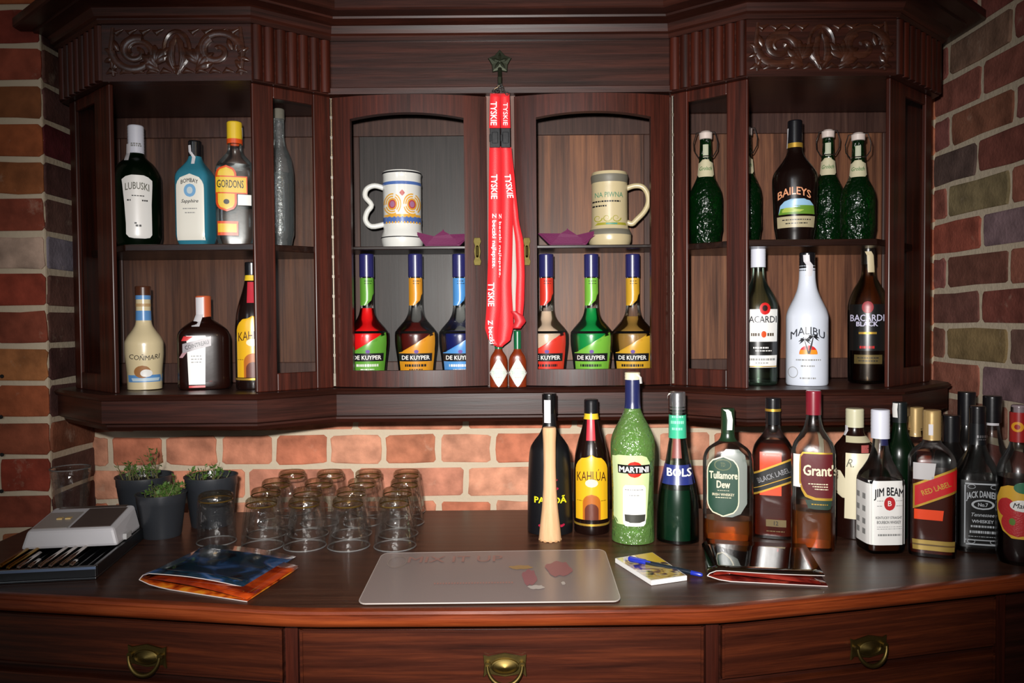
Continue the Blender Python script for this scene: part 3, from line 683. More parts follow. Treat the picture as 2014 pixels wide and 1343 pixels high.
b = Bottle('gin_bottle', 'clear flat bottle with yellow cap and orange label on the upper shelf', 'bottle', 465, 474,
           [(475, 30), (472, 35), (466, 37), (338, 37), (326, 34), (312, 24), (300, 15), (290, 13), (282, 13), (242, 13)], clear, SF, 1.62, n=4, flat_=.6, fill=325, liquid=water)
yel = flat('label_yellow', 'd8b428', .35, coat=.3); org = flat('label_orange', 'd04c18', .35, coat=.3)
b.ring(241, 277, yel, hwt=14.5); b.ring(275, 284, org, 'cap_ring', hwt=14.9)
lb = b.rows(row_shape('stadium', 429, 467, 325, 416), org); b.rows(row_shape('stadium', 433, 463, 329, 412), yel, 2, 'label_field', lb)
bd = b.rows([(346, 429, 487), (381, 429, 487)], org, 3, 'label_band', lb); b.rows([(348.5, 430, 485), (378.5, 430, 485)], yel, 4, 'band_field', lb); b.text('GORDONS', 456, 362, 48, 15, ink, 5, parent=lb); b.rows(row_shape('oval', 443, 453, 392, 402), ink, 4, 'emblem', lb)
l2 = b.rows([(435, 431, 469), (463, 431, 469)], org, 1, 'lower_label'); b.rows([(440, 432, 466), (457, 432, 466)], yel, 2, 'label_field', l2)
b.rows([(382, 469, 494), (403, 469, 494)], paper, 1, 'back_label_or_light'); b.strip([(481, 246), (484, 270), (488, 290)], strip_m, w=2.5, lift=.002)  # the white patch is a window reflection painted on the glass
b = Bottle('vodka_bottle', 'clear textured bottle seen through the narrow glass of the left bay', 'bottle', 552, 470,
           [(471, 20), (468, 24), (462, 26), (350, 27), (320, 24), (300, 18), (285, 12), (270, 10), (216, 10)], glass('frosted_texture_glass', (.9, .93, .93), (.35, .4, .4), bump=.6, bscale=140, diff=.06, dcol=(.6, .65, .68)), SF, 1.665, fill=342, liquid=water)
b.ring(215, 235, flat('clear_cap', '6e6a60', .2), hwt=11)
# --- lower shelf, left bay
creamb = flat('cream_liqueur_body', 'd9c8a0', .25, coat=.6); blue_p = flat('blue_print', '5c90c8', .35, coat=.3)
b = Bottle('liqueur_bottle', 'cream coloured coconut liqueur bottle with blue neck bands, first on the lower left shelf', 'bottle', 285.5, 775,
           [(776, 27), (773, 30), (765, 31.5), (735, 32), (690, 35.5), (675, 35.5), (663, 31), (650, 22), (638, 15.5), (628, 14), (600, 13.5), (565, 13.5)], creamb, CF, 1.60)
b.ring(563, 581, flat('brown_cap', '4c2818', .35), hwt=14.5); b.ring(581, 589, blue_p, 'neck_band'); b.ring(597, 603, flat('tan_band', 'b8966a', .4), 'neck_band'); b.ring(611, 630, blue_p, 'neck_band')
b.text('COÑMARI', 286, 703, 54, 12, ink, arc=-4, bold=0, shear=.2); b.rows(row_shape('oval', 267, 296, 719, 744), flat('coconut_brown', '9a6838', .5), 1, 'coconut_picture'); b.rows(row_shape('oval', 278, 299, 727, 742), paper, 2, 'coconut_flesh')
b.rows([(738, 256, 318), (752, 257, 317)], blue_p, .4, 'sea_band'); b.rows([(744, 262, 312), (750, 264, 310)], flat('sea_light', 'bcd0dc', .4), 1.2, 'sea_band')
amber_dark = gb('dark_amber_glass', (.16, .03, .008), (.02, .004, .002), .55, (.02, .005, .003))
b = Bottle('liqueur_bottle', 'squat dark brown square bottle with white label and ribbon, middle of the lower left shelf', 'bottle', 403, 769,
           [(770, 40), (767, 46), (758, 49), (665, 49), (652, 46), (643, 38), (634, 26), (628, 16), (620, 14), (583, 13.5)], amber_dark, CF, 1.61, n=4, flat_=.8)
b.ring(582, 626, flat('orange_cap', 'c05a34', .35, coat=.3), hwt=14.5); b.strip([(396, 584), (396, 600), (396, 618), (391, 632), (388, 642)], strip_m, w=7, lift=.0018)
lb = b.rows([(660, 371, 406), (756, 374, 404)], paper); b.lines([(379, 399, 700, 2), (379, 399, 706, 2), (379, 399, 712, 2)], inkgrey, parent=lb)
rb = b.band(364, 416, 676, 661, 694, 680, flat('ribbon_grey', '9a9498', .35), 3, 'ribbon'); b.text('COINTREAU', 390, 678, 44, 8, ink, 4, rot=15, parent=rb)
b.rows([(661, 366, 384), (670, 362, 372)], redp, 2, 'ribbon_end'); b.rows([(692, 364, 372), (703, 358, 364)], flat('ribbon_pink', 'b48a90', .4), 2, 'ribbon_end'); b.rows([(758, 374, 404), (762, 374, 404)], redp, 1, 'red_line')
def kahlua(label, cx, ybase, ytop, hw, z0, Y):
    s = (ybase - ytop) / 267.; q = lambda y: ytop + (y - 785) * s
    kb = gb('kahlua_brown_glass', (.1, .02, .008), (.01, .003, .002), .6, (.012, .004, .003))
    b = Bottle('liqueur_bottle', label, 'bottle', cx, ybase, [(ybase + 1, hw * .85), (ybase - 3, hw * .97), (q(1040), hw), (q(930), hw * 1.0), (q(895), hw * .93), (q(870), hw * .78), (q(845), hw * .56), (q(825), hw * .42), (q(812), hw * .36), (q(787), hw * .34)], kb, z0, Y)
    b.ring(q(785), q(812), black_cap, hwt=hw * .4, ridges=.0003); b.ring(q(812), q(823), yel, 'neck_ring', extra=.0004)
    b.rows([(q(824), cx - 8, cx + 6), (q(868), cx - 10, cx + 8)], flat('red_neck_label', 'b02030', .35, coat=.3), 1, 'neck_label')
    rr = row_shape('arch', cx - hw * .88, cx + hw * .88, q(895), q(1022))
    lb = b.rows(rr, flat('kahlua_yellow', 'dba81c', .3, coat=.4)); b.text('KAHLÚA', cx, q(933), hw * 1.6, 23 * s, flat('print_brown', '3a1408', .4), arc=3, parent=lb, bold=-.005)
    b.rows(row_shape('oval', cx - 12, cx + 12, q(942), q(958)), cream, 2, 'sun_disc', lb)
    b.rows(row_shape('arch', cx - 17, cx + 17, q(972), q(1022)), flat('arch_amber', 'a85c14', .4), 2, 'archway', lb); b.rows(row_shape('arch', cx - 13, cx + 13, q(990), q(1022)), flat('arch_brown', '5a2410', .4), 3, 'archway', lb)
    b.lines([(cx - 28, cx - 18, q(985), 1), (cx + 18, cx + 28, q(985), 1)], flat('print_brown', '3a1408'), parent=lb); b.ring(q(1021), q(1025), gold, 'label_rim')
    return b
kahlua('dark bottle with yellow arched label half hidden behind the lower left bay stile', 499, 771, 516, 33, CF, 1.595)
# --- middle: fruit liqueurs behind the doors
def kuyper(label, cx, lab, liq, fill, lowtxt, Y=1.668):
    b = Bottle('fruit_liqueur_bottle', label, 'bottle', cx, 755, [(756, 30), (752, 33), (740, 34), (705, 37.5), (668, 41.5), (658, 41.5), (650, 39), (640, 31), (628, 21), (616, 15.5), (604, 13.5), (590, 13), (503, 13)], clear, CF, Y, fill=fill, liquid=liq, group='fruit liqueur bottles behind the bowed glass doors')
    nav = flat('navy_foil', '26265e', .25, coat=.6)
    b.ring(500, 545, nav, hwt=14.3); lm = lab
    nk = b.rows([(545, cx - 13, cx + 13), (575, cx - 13, cx + 13), (590, cx - 13, cx + 8), (600, cx - 13, cx - 2)], lm, 1, 'neck_label'); b.lines([(cx - 5, cx + 9, 551, 1.5), (cx - 5, cx + 9, 556, 1.2)], ink, parent=nk)
    lb = b.rows([(654, cx + 32, cx + 36), (664, cx + 18, cx + 37), (676, cx - 2, cx + 37), (688, cx - 22, cx + 36), (694, cx - 34, cx + 36), (732, cx - 31, cx + 32), (748, cx - 30, cx + 30)], lm, 1, 'label')
    bd = b.rows([(695, cx - 34, cx + 31), (711, cx - 33, cx + 30)], ink, 2, 'name_band', lb); b.text('DE KUYPER', cx - 1, 703.5, 53, 8, paper, 3, parent=lb, bold=.03)
    b.lines([(cx - 22, cx + 20, 719, 5), (cx - 14, cx + 12, 727, 2)], paper if lowtxt else ink, 2, parent=lb)
    b.rows(row_shape('oval', cx - 4, cx + 4, 688, 695), flat('violet_seal', '6a4a9a', .4), 3, 'seal', lb)
    b.ring(650.5, 655, flat('dark_glass_ring', '0c0a0a', .2), 'shoulder_ring'); return b
L = lambda n, t, e, d, dc: glass(n, t, e, diff=d, dcol=dc)
kuyper('red liqueur with apple green label, leftmost of the six diagonal label bottles', 724, flat('label_green', '5c9a34', .35, coat=.3), L('red_liqueur', (.85, .02, .02), (.5, .0, .0), .75, (.9, .01, .012)), 606, '1')
kuyper('dark red liqueur with orange label, second of the diagonal label bottles', 819.5, flat('label_amber', 'd08c1c', .35, coat=.3), L('dark_red_liqueur', (.25, .02, .01), (.06, .0, .0), .5, (.14, .005, .002)), 634, '')
kuyper('blue liqueur with sky blue label beside the left door stile', 906, flat('label_sky', '4a8ed0', .35, coat=.3), L('blue_liqueur', (.01, .02, .15), (.0, .0, .03), .6, (.006, .012, .16)), 650, '1')
kuyper('clear pale liqueur with red label beside the right door stile', 1076, flat('label_red', 'd43424', .35, coat=.3), L('peach_liqueur', (.9, .78, .64), (.6, .4, .25), .6, (.95, .72, .55)), 612, '')
kuyper('green liqueur with lime green label in the middle of the right door', 1164, flat('label_lime', '74b43c', .35, coat=.3), L('green_liqueur', (.02, .6, .12), (.0, .2, .03), .65, (.004, .38, .08)), 606, '')
kuyper('golden liqueur with yellow label, rightmost of the diagonal label bottles', 1245, flat('label_sun', 'd0a02c', .35, coat=.3), L('gold_liqueur', (.7, .42, .1), (.3, .13, .02), .45, (.6, .34, .08)), 622, '', 1.695)
# --- mugs
def mug(label, cx, ybase, prof, mat, z0, Y, hand, side_):
    b = Bottle('beer_mug', label, 'mug', cx, ybase, prof, mat, z0, Y)
    mb = MB(); pts = []
    for px, py in hand: pts.append((b.U(px), .0, b.hz(py, Y)))
    P2 = []
    for i in range(len(pts) - 1):
        for t in range(4):
            p0 = Vector(pts[max(0, i - 1)]); p1 = Vector(pts[i]); p2 = Vector(pts[i + 1]); p3 = Vector(pts[min(len(pts) - 1, i + 2)]); u = t / 4
            P2.append(.5 * ((2 * p1) + (-p0 + p2) * u + (2 * p0 - 5 * p1 + 4 * p2 - p3) * u * u + (-p0 + 3 * p1 - 3 * p2 + p3) * u ** 3))
    P2.append(Vector(pts[-1])); mb.tube(P2, .0058, 10); mb.build('handle', mat, b.root, smooth=True); return b
wc = flat('white_porcelain', 'd8d8d4', .12, coat=.8)
b = mug('white porcelain beer mug with orange and blue ornament behind the left door', 792, 478, [(479, 38), (476, 41), (470, 41.5), (462, 40), (452, 37), (370, 37.5), (350, 37), (344, 38), (340, 37)], wc, 1.489, 1.675,
        [(760, 372), (738, 366), (722, 373), (719, 388), (731, 404), (722, 418), (719, 434), (731, 446), (758, 441)], -1)
bp = flat('cobalt_print', '4a68a8', .2, coat=.6); op = flat('ochre_print', 'd8a038', .25, coat=.6); rp = flat('rose_print', 'b04844', .25, coat=.6); lp = flat('lilac_print', '9a6a8c', .25, coat=.6)
for y0, y1 in ((362, 368), (430, 442)): b.ring(y0, y1, bp, 'blue_band')
b.ring(342, 345, ink, 'rim_line'); b.ring(468, 470, ink, 'base_line')
mb = MB()
for sx in (-1, 1):
    for k in range(3):
        c0 = 792 + sx * 19; r = 15 - 4 * k; 
        for i in range(22):
            a = i / 22 * 2 * PI; a2 = (i + 1) / 22 * 2 * PI
            if k == 2 or (i % 7 != 3): mb.grid([[b.surf(b.U(c0 + (r + d) * math.cos(q)), b.Hh(400 + (r + d) * 1.25 * math.sin(q)), .0008) for q in (a, a2)] for d in (0, 2.2)])
for k in range(12): x = 792 - 32 + k * 5.8; mb.grid([[b.surf(b.U(x + d), b.Hh(y), .0008) for d in (0, 3)] for y in (434, 438)])
mb.build('ochre_scrolls', op, b.root)
for sx in (-1, 1): b.rows(row_shape('oval', 792 + sx * 19 - 9, 792 + sx * 19 + 9, 388, 412), rp, 1, 'rosette'); b.rows(row_shape('oval', 792 + sx * 19 - 4, 792 + sx * 19 + 4, 394, 406), lp, 2, 'rosette_heart')
b.rows(row_shape('diamond', 787, 797, 372, 384), rp, 1, 'rosette'); b.rows([(420, 757, 827), (426, 757, 827)], op, .6, 'ochre_band')
bc = flat('beige_stoneware', 'c4b48e', .3, coat=.4); gp = flat('grey_relief', '6e6a5e', .5)
b = mug('beige stoneware beer mug with grey bands and lettering behind the right door', 1199, 474, [(475, 38), (472, 42), (462, 42), (452, 38), (444, 35.5), (360, 35), (350, 36), (341, 34)], bc, 1.489, 1.675,
        [(1232, 372), (1248, 367), (1264, 369), (1274, 382), (1276, 400), (1268, 418), (1252, 434), (1244, 441), (1234, 438)], 1)
b.ring(347, 362, gp, 'grey_band'); b.ring(453, 464, gp, 'grey_band'); mb = MB(); gr = flat('green_print', '5a8468', .5)
b.text('NA PIWNA', 1198, 381, 54, 10, gr); b.lines([(1166, 1220, 394, 3), (1166, 1194, 403, 3)], ink)
mb = MB()
for k in range(3):
    cx_ = 1176 + k * 18
    for i in range(14):
        a = i * .55; r = 8 * (1 - i / 18); a2 = a + .55; r2 = 8 * (1 - (i + 1) / 18)
        mb.grid([[b.surf(b.U(cx_ + rr_ * (1 + d) * math.cos(q)), b.Hh(427 + rr_ * (1 + d) * .9 * math.sin(q)), .0006) for q, rr_ in ((a, r), (a2, r2))] for d in (0, .3)])
mb.build('olive_scrolls', flat('olive_print', '9a9430', .4), b.root)
b.rows([(436, 1176, 1230), (441, 1170, 1232)], flat('olive_print', '9a9430', .4), 1, 'olive_band'); b.rows([(437, 1192, 1214), (440, 1192, 1214)], flat('teal_print', '4a8c7c', .4), 2, 'teal_leaf')
# --- folded napkins
def napkin(label, cx, y0, x0, x1, flip):
    c = at_y(cx, y0, 1.655); k = 1.655 / F * 1.15; t = thing('folded_napkin', label, 'napkin', (c.x, 1.655, 1.489), 0)
    hw = (x1 - x0) / 2 * k; s = -1 if flip else 1; mb = MB(); z = lambda v: v * k
    A = [(-hw * s, -.004, z(26)), (-hw * .6 * s, -.02, .0005), (hw * .6 * s, -.02, .0005), (hw * s, -.002, z(22)), (hw * .25 * s, -.018, z(20)), (0 * s, -.014, z(27)), (-hw * .3 * s, -.018, z(17))]
    B = [(x * .98, y + .028, zz) for x, y, zz in A]
    mb.add(A + B, [(0, 1, 6), (1, 2, 4, 6), (2, 3, 4), (4, 5, 6), (7, 13, 8), (8, 13, 11, 9), (9, 11, 10), (11, 13, 12), (1, 8, 9, 2), (0, 7, 8, 1), (2, 9, 10, 3)])
    mb.add([(0, .0, z(30)), (hw * .22, -.013, z(8)), (-hw * .2, -.013, z(8)), (0, .012, z(8))], [(0, 1, 2), (0, 3, 1), (0, 2, 3)])
    mb.add([(-hw * .9, -.012, z(20)), (-hw * .55, -.024, z(2)), (hw * .5, -.024, z(2)), (hw * .95, -.012, z(17)), (hw * .45, -.02, z(13)), (-hw * .35, -.02, z(14))], [(0, 1, 5), (1, 2, 4, 5), (2, 3, 4)])
    o = mb.build('napkin_body', flat('plum_paper', '641648', .7, bump=.2, bscale=300), t)
    sm = o.modifiers.new('paper', 'SOLIDIFY'); sm.thickness = .0008
napkin('plum paper napkin folded like a boat beside the white mug', 872, 480, 824, 920, False); napkin('plum paper napkin folded like a boat beside the beige mug', 1116, 475, 1067, 1166, True)
# --- hot sauce in front of the doors
for i, (cx, lab) in enumerate(((981, 'small hot sauce bottle under the lanyard, left of the pair'), (1018.5, 'small hot sauce bottle with green cap showing, right of the pair'))):
    b = Bottle('hot_sauce_bottle', lab, 'bottle', cx, 766, [(767, 14), (765, 17), (755, 17.5), (712, 17.5), (700, 15), (691, 9), (685, 6.5), (652, 6)], glass('hot_sauce_glass', (.4, .05, .01), (.15, .01, .0), diff=.7, dcol=(.22, .028, .006)), CF + .0002, 1.58, n=3, flat_=.62)
    b.ring(650, 686, flat('green_cap', '0c5a34', .25, coat=.5), hwt=7.3)
    lb = b.rows(row_shape('diamond', cx - 17, cx + 17, 705, 762), flat('label_pale', 'b8bcb4', .35, coat=.2)); b.rows(row_shape('diamond', cx - 14, cx + 14, 710, 757), flat('label_pale2', 'c4c4bc', .35), 2, 'label_field', lb)
    b.text('TABASCO', cx, 733, 24, 6, flat('print_green_pale', '8cb4a4', .5), 3, parent=lb); b.lines([(cx - 6, cx + 6, 724, 1.5), (cx - 6, cx + 6, 742, 1.5)], flat('print_pink', 'd89a8c', .5), 3, parent=lb)
# --- right bay, upper shelf
grolsch_g = gb('swing_top_green_glass', (.02, .28, .04), (.0, .02, .004), .3, (.002, .028, .005), bump=1., bs=75)
def swing(label, cx, yb, yt, Y, hw=31):
    q = lambda y: yt + (y - 256) * (yb - yt) / 202.
    b = Bottle('swing_top_bottle', label, 'bottle', cx, yb, [(yb + 1, hw * .85), (yb - 3, hw * .95), (yb - 10, hw), (q(392), hw), (q(375), hw * .93), (q(358), hw * .7), (q(344), hw * .52), (q(330), hw * .46), (q(300), hw * .37), (q(272), hw * .34)], grolsch_g, SF, Y, group='green swing top bottles')
    mb = MB(); z = b.hz(q(272), Y); zt = b.hz(q(256), Y); r = hw * .36 * b.k
    mb.lathe([(r * .9, z), (r * 1.1, z + .001), (r * 1.12, zt - .004), (r * .8, zt), (.001, zt + .0005)], 20); mb.build('ceramic_stopper', flat('stopper_white', 'd8c8c0', .25, coat=.5), b.root, smooth=True)
    mb = MB(); zz = b.hz(q(306), Y)
    for s in (-1, 1):
        pts = [(0, -r * .3, zt - .002), (s * r * 1.5, -r * .3, zt - .003), (s * r * 2.0, 0, z - .006), (s * r * 1.9, .0, z - .022), (s * r * 1.2, 0, zz)]
        mb.tube(pts, .0013, 6)
    mb.tube([(r * 1.1 * math.cos(a), r * 1.1 * math.sin(a), zz) for a in [2 * PI * i / 16 for i in range(16)]], .0013, 6, closed=True)
    mb.build('wire_bail', chrome, b.root, smooth=True)
    lb = b.rows([(q(306), cx - 6, cx + 6), (q(312), cx - hw * .42, cx + hw * .42), (q(336), cx - hw * .48, cx + hw * .48), (q(341), cx - hw * .4, cx + hw * .4)], flat('label_beige', 'c4bc9c', .4), 1, 'neck_label'); b.text('Grolsch', cx, q(324), hw * .7, 8, flat('print_green', '2c6a34', .5), 2, shear=.3, parent=lb)
    b.rows([(q(276), cx - 5, cx + 5), (q(302), cx - 5, cx + 5)], flat('seal_paper', 'b0b49c', .5), 1.5, 'neck_seal'); return b
swing('green swing top bottle seen through the narrow glass of the right bay', 1388, 462, 259, 1.675, 32)
swing('green swing top bottle half hidden behind the right bay stile', 1467, 459, 251, 1.68, 30)
swing('green swing top bottle right beside the dark cream liqueur bottle', 1628, 458, 256, 1.69, 30); swing('green swing top bottle at the right end of the upper right shelf', 1687, 458, 262, 1.61, 32)
b = Bottle('cream_liqueur_bottle', 'dark brown cream liqueur bottle with landscape label on the upper right shelf', 'bottle', 1563, 459,
           [(460, 34), (457, 37), (450, 38.5), (400, 41), (355, 42.5), (343, 40.5), (330, 33), (316, 23), (305, 16.5), (295, 14), (240, 13)], gb('baileys_brown_glass', (.08, .02, .01), (.01, .003, .002), .6, (.01, .004, .003)), SF, 1.6)
b.ring(238, 285, black_cap, hwt=13.8); b.ring(283, 292, gold, 'neck_ring', extra=.0005); b.strip([(1549, 243), (1548, 262), (1547, 283)], strip_m, w=2, lift=.002)
b.text('BAILEYS', 1562, 374, 60, 15, flat('print_peach', 'd8946c', .35), arc=9, bold=.015)
lb = b.rows([(390, 1556, 1580), (394, 1544, 1591), (402, 1536, 1597), (418, 1533, 1599)], flat('sky_print', '8cb4d0', .35, coat=.3)); b.rows([(403, 1560, 1597), (408, 1537, 1598), (420, 1533, 1599)], flat('hill_green', '5c8428', .4), 2, 'hill_picture', lb); b.rows([(407, 1545, 1565), (412, 1540, 1580), (416, 1540, 1572)], flat('hill_light', '9cb048', .4), 3, 'hill_picture', lb)
l2 = b.rows([(424, 1530, 1600), (446, 1531, 1598)], flat('label_stone', 'a89c7c', .4), 1, 'lower_label'); b.lines([(1540, 1592, 431, 2), (1546, 1586, 438, 2)], ink, parent=l2)
# --- right bay, lower shelf
b = Bottle('rum_bottle', 'clear rum bottle with white label and white cap, left of the white coconut rum', 'bottle', 1491, 762,
           [(763, 30), (760, 34), (752, 36), (700, 37), (620, 38.5), (600, 37), (585, 32), (570, 24), (556, 16), (545, 12.5), (527, 11.5), (477, 12)], glass('light_green_glass', (.78, .88, .8), (.15, .3, .2), blend=.4), CF, 1.6, fill=612, liquid=glass('clear_rum', (.7, .78, .72), (.3, .45, .35)))
b.ring(476, 526, white_cap, hwt=14.2, ridges=.0002)
lb = b.rows([(608, 1455, 1527), (672, 1456, 1526)], paper); b.rows(row_shape('oval', 1494, 1513, 595, 619), redp, 3, 'bat_emblem', lb); b.rows(row_shape('oval', 1499, 1508, 600, 612), flat('bat_dark', '2c0c0c', .4), 4, 'bat_figure', lb)
b.text('BACARDI', 1496, 628, 58, 13, flat('print_navy', '26262e', .4), parent=lb); b.lines([(1478, 1494, 658, 6), (1508, 1521, 658, 6)], flat('print_sepia', '4c3c28', .5), parent=lb); b.rows(row_shape('oval', 1497, 1506, 651, 664), org, 2, 'crest', lb)
l2 = b.rows([(672, 1456, 1526), (699, 1456, 1526)], flat('label_black', '141414', .3, coat=.4), 1, 'label_band'); b.lines([(1482, 1510, 684, 3), (1486, 1516, 690, 2)], paper, parent=l2)
l3 = b.rows([(699, 1456, 1526), (723, 1457, 1525)], paper, 1, 'lower_label'); b.lines([(1474, 1522, 707, 4), (1486, 1510, 714, 2)], inkgrey, parent=l3); b.rows([(720, 1457, 1525), (722, 1457, 1525)], gold, 2, 'gold_line', l3)
b = Bottle('coconut_rum_bottle', 'opaque white bottle with palm tree sunset print on the lower right shelf', 'bottle', 1587, 761,
           [(763, 34), (760, 38), (752, 39.5), (625, 39.5), (612, 37), (598, 31), (582, 23.5), (565, 18), (545, 15.5), (500, 14.5)], flat('white_enamel', 'd4dae6', .25, coat=.6), CF, 1.58)
b.ring(497, 538, black_cap, hwt=15.2, ridges=.0003); b.strip([(1585, 499), (1586, 512), (1592, 520), (1591, 535), (1589, 542)], strip_m, w=6, lift=.0012)
b.text('MALIBU', 1588, 650, 62, 15, flat('print_dark', '2c3038', .4), arc=11, bold=.01)
b.rows(row_shape('arch', 1573, 1606, 679, 697, 8), redp, 1, 'sunset'); b.rows([(688, 1575, 1604), (697, 1573, 1606)], flat('sunset_orange', 'e08c1c', .35), 2, 'sunset')
mb = MB(); s3 = lambda x, y: b.surf(b.U(x), b.Hh(y), .0012)
for (x0, y0, x1, y1, w) in ((1590, 696, 1583, 670, 1.6), (1591, 696, 1598, 664, 1.6)):
    mb.grid([[s3(x0 - w, y0), s3(x0 + w, y0)], [s3((x0 + x1) / 2 - w, (y0 + y1) / 2), s3((x0 + x1) / 2 + w, (y0 + y1) / 2)], [s3(x1 - w * .5, y1), s3(x1 + w * .5, y1)]])
    for k in range(8):
        a = math.radians(-25 + k * 33); l = 12; ex, ey = x1 + l * math.cos(a), y1 - l * .8 * math.sin(a) + 3
        mb.add([s3(x1, y1 - 1.5), s3((x1 + ex) / 2, (y1 + ey) / 2 - 4), s3(ex, ey), s3((x1 + ex) / 2, (y1 + ey) / 2)], [(0, 1, 2, 3)])
mb.build('palm_trees', ink, b.root)
b.lines([(1567, 1612, 708, 3), (1576, 1602, 720, 3), (1574, 1603, 744, 3)], inkgrey)
mb = MB()
for i in range(20): a, a2 = 2 * PI * i / 20, 2 * PI * (i + 1) / 20; mb.grid([[b.surf(b.U(1561 + r * math.cos(q)), b.Hh(733 + 1.2 * r * math.sin(q)), .0006) for q in (a, a2)] for r in (8.4, 9.4)])
mb.build('round_stamp', inkgrey, b.root)
b = Bottle('rum_bottle', 'dark rum bottle with black label and torn seal at the right end of its shelf', 'bottle', 1706.5, 757,
           [(758, 30), (755, 34), (748, 36.5), (700, 37), (605, 37.5), (588, 35), (572, 29), (556, 20), (543, 14), (530, 12.5), (476, 12)], glass('rum_glass', (.75, .6, .4), (.2, .12, .05), blend=.45), CF, 1.62, fill=608, liquid=L('dark_rum', (.12, .04, .015), (.02, .005, .002), .3, (.02, .006, .003)))
b.ring(474, 520, flat('black_gold_cap', '14100c', .25, coat=.5), hwt=13.5); b.strip([(1706, 492), (1710, 500), (1711, 515), (1712, 534)], flat('seal_beige', 'c8b894', .5), w=6, lift=.0015)
bl = flat('label_black', '141414', .3, coat=.4); lb = b.rows([(598, 1673, 1740), (690, 1673, 1740)], bl); b.rows(row_shape('oval', 1696, 1716, 592, 616), flat('bat_red', '9a2c34', .35), 2, 'bat_emblem', lb)
b.text('BACARDI', 1705, 625, 60, 13, flat('print_lilac', 'c8c4dc', .35), parent=lb); b.text('BLACK', 1705, 637, 38, 9, flat('print_lilac', 'c8c4dc', .35), parent=lb, bold=.03); b.rows([(653, 1690, 1722), (657, 1690, 1722)], gold, 2, 'gold_line', lb); b.lines([(1692, 1718, 683, 5)], redp, parent=lb)
l2 = b.rows([(698, 1682, 1732), (716, 1682, 1732)], flat('label_brass', '6a5a34', .4, .4), 1, 'lower_label'); b.lines([(1688, 1726, 704, 2), (1690, 1724, 710, 2)], ink, parent=l2)

# --- bottles on the counter
b = Bottle('liqueur_bottle', 'matt black bottle with yellow name, standing behind the wooden muddler', 'bottle', 1082, 1055,
           [(1057, 38), (1053, 43), (1045, 44.5), (985, 44), (900, 41), (880, 38), (866, 30), (853, 20), (842, 15), (832, 13.5), (776, 13)], flat('matt_black_glass', '0c0d11', .38, coat=.15))
b.ring(773, 812, flat('cap_black_gloss', '0a0a0c', .2, coat=.5), hwt=14.4); b.strip([(1078, 790), (1078, 812), (1078, 836)], strip_m, w=6.5, lift=.0018)
b.text('PASSOÃ', 1083, 983, 62, 15, flat('print_yellow', 'd8d020', .4), bold=.03)
mb = MB(); [b.text('~', x, y, 18, 5, None, mb=mb, bold=.05) for x, y in ((1086, 945), (1088, 962), (1088, 1005), (1086, 1020), (1070, 1034), (1100, 1034))]; mb.build('red_brushwork', flat('print_crimson', 'a01838', .4), b.root)
# muddler
c = at_z(1083, 1067, TOP); t = thing('muddler', 'pale wooden muddler standing on its flared end before the black bottle', 'muddler', (c.x, c.y + .02, TOP)); k = (c.y + .02) / F
hz = lambda y: at_y(1083, y, c.y + .02).z - TOP
mb = MB(); mb.lathe([(18 * k, 0), (22 * k, .001), (22.3 * k, .004), (20 * k, hz(1035)), (16 * k, hz(1000)), (13 * k, hz(960)), (12 * k, hz(915)), (12.5 * k, hz(870)), (13.6 * k, hz(850)), (13.4 * k, hz(842)), (12 * k, hz(840)), (1 * k, hz(840) + .0005)], 28)
mb.build('handle', wood('raw_beech', 'c09468', 'd0a47a', 'dcb48c', axis='z', rough=.6, coat=0.), t, smooth=True, angle=.8)
mb = MB()
for i in range(12): a = 2 * PI * i / 12; mb.box(-.0025, .0025, 14 * k, 22.4 * k, -.0002, .003, Matrix.Rotation(a, 4, 'Z'))
mb.build('toothed_end', flat('beech_teeth', 'b88c60', .7), t)
kahlua('dark bottle with yellow arched label and black cap on the counter', 1164, 1053, 785, 35, TOP, None)
mg = glass('vermouth_green_glass', (.45, .72, .32), (.06, .3, .04), rough=.1, diff=.3, dcol=(.25, .5, .12), bump=1., bscale=110, ior=1.7)
b = Bottle('vermouth_bottle', 'tall green textured vermouth bottle with pale label, tallest on the counter', 'bottle', 1245, 1073,
           [(1075, 36), (1071, 41), (1060, 42), (1030, 41), (985, 40.5), (930, 41.5), (880, 43.5), (862, 42), (845, 36), (828, 27), (812, 19), (800, 15), (790, 14), (735, 13.5)], mg)
b.ring(732, 746, cream, hwt=15.3, ridges=.0004); b.ring(746, 802, flat('navy_sleeve', '1e2450', .25, coat=.6), 'neck_sleeve', extra=.0006); b.strip([(1254, 736), (1261, 745), (1262, 757)], paper, w=2.5, lift=.003)
lb = b.rows([(896, 1218, 1262), (900, 1205, 1272), (912, 1205, 1278), (960, 1207, 1276), (1020, 1207, 1272), (1034, 1214, 1268)], flat('label_pistachio', 'c4d49c', .35, coat=.3))
b.rows(row_shape('oval', 1233, 1264, 908, 940), flat('martini_red', 'c02414', .3, coat=.4), 2, 'red_disc', lb); bd = b.rows([(915, 1216, 1277), (932, 1217, 1279)], bl, 3, 'name_band', lb); b.text('MARTINI', 1247, 924, 55, 11, paper, 4, bold=.035, parent=bd)
l2 = b.rows(row_shape('round', 1226, 1270, 955, 1036), paper, 2, 'lower_label'); b.lines([(1230, 1266, 964, 2), (1238, 1258, 975, 2)], inkgrey, 3, parent=l2); b.rows([(1013, 1229, 1269), (1026, 1230, 1268), (1029, 1240, 1258)], flat('vignette_dark', '3a3a34', .4), 3, 'vignette', l2)
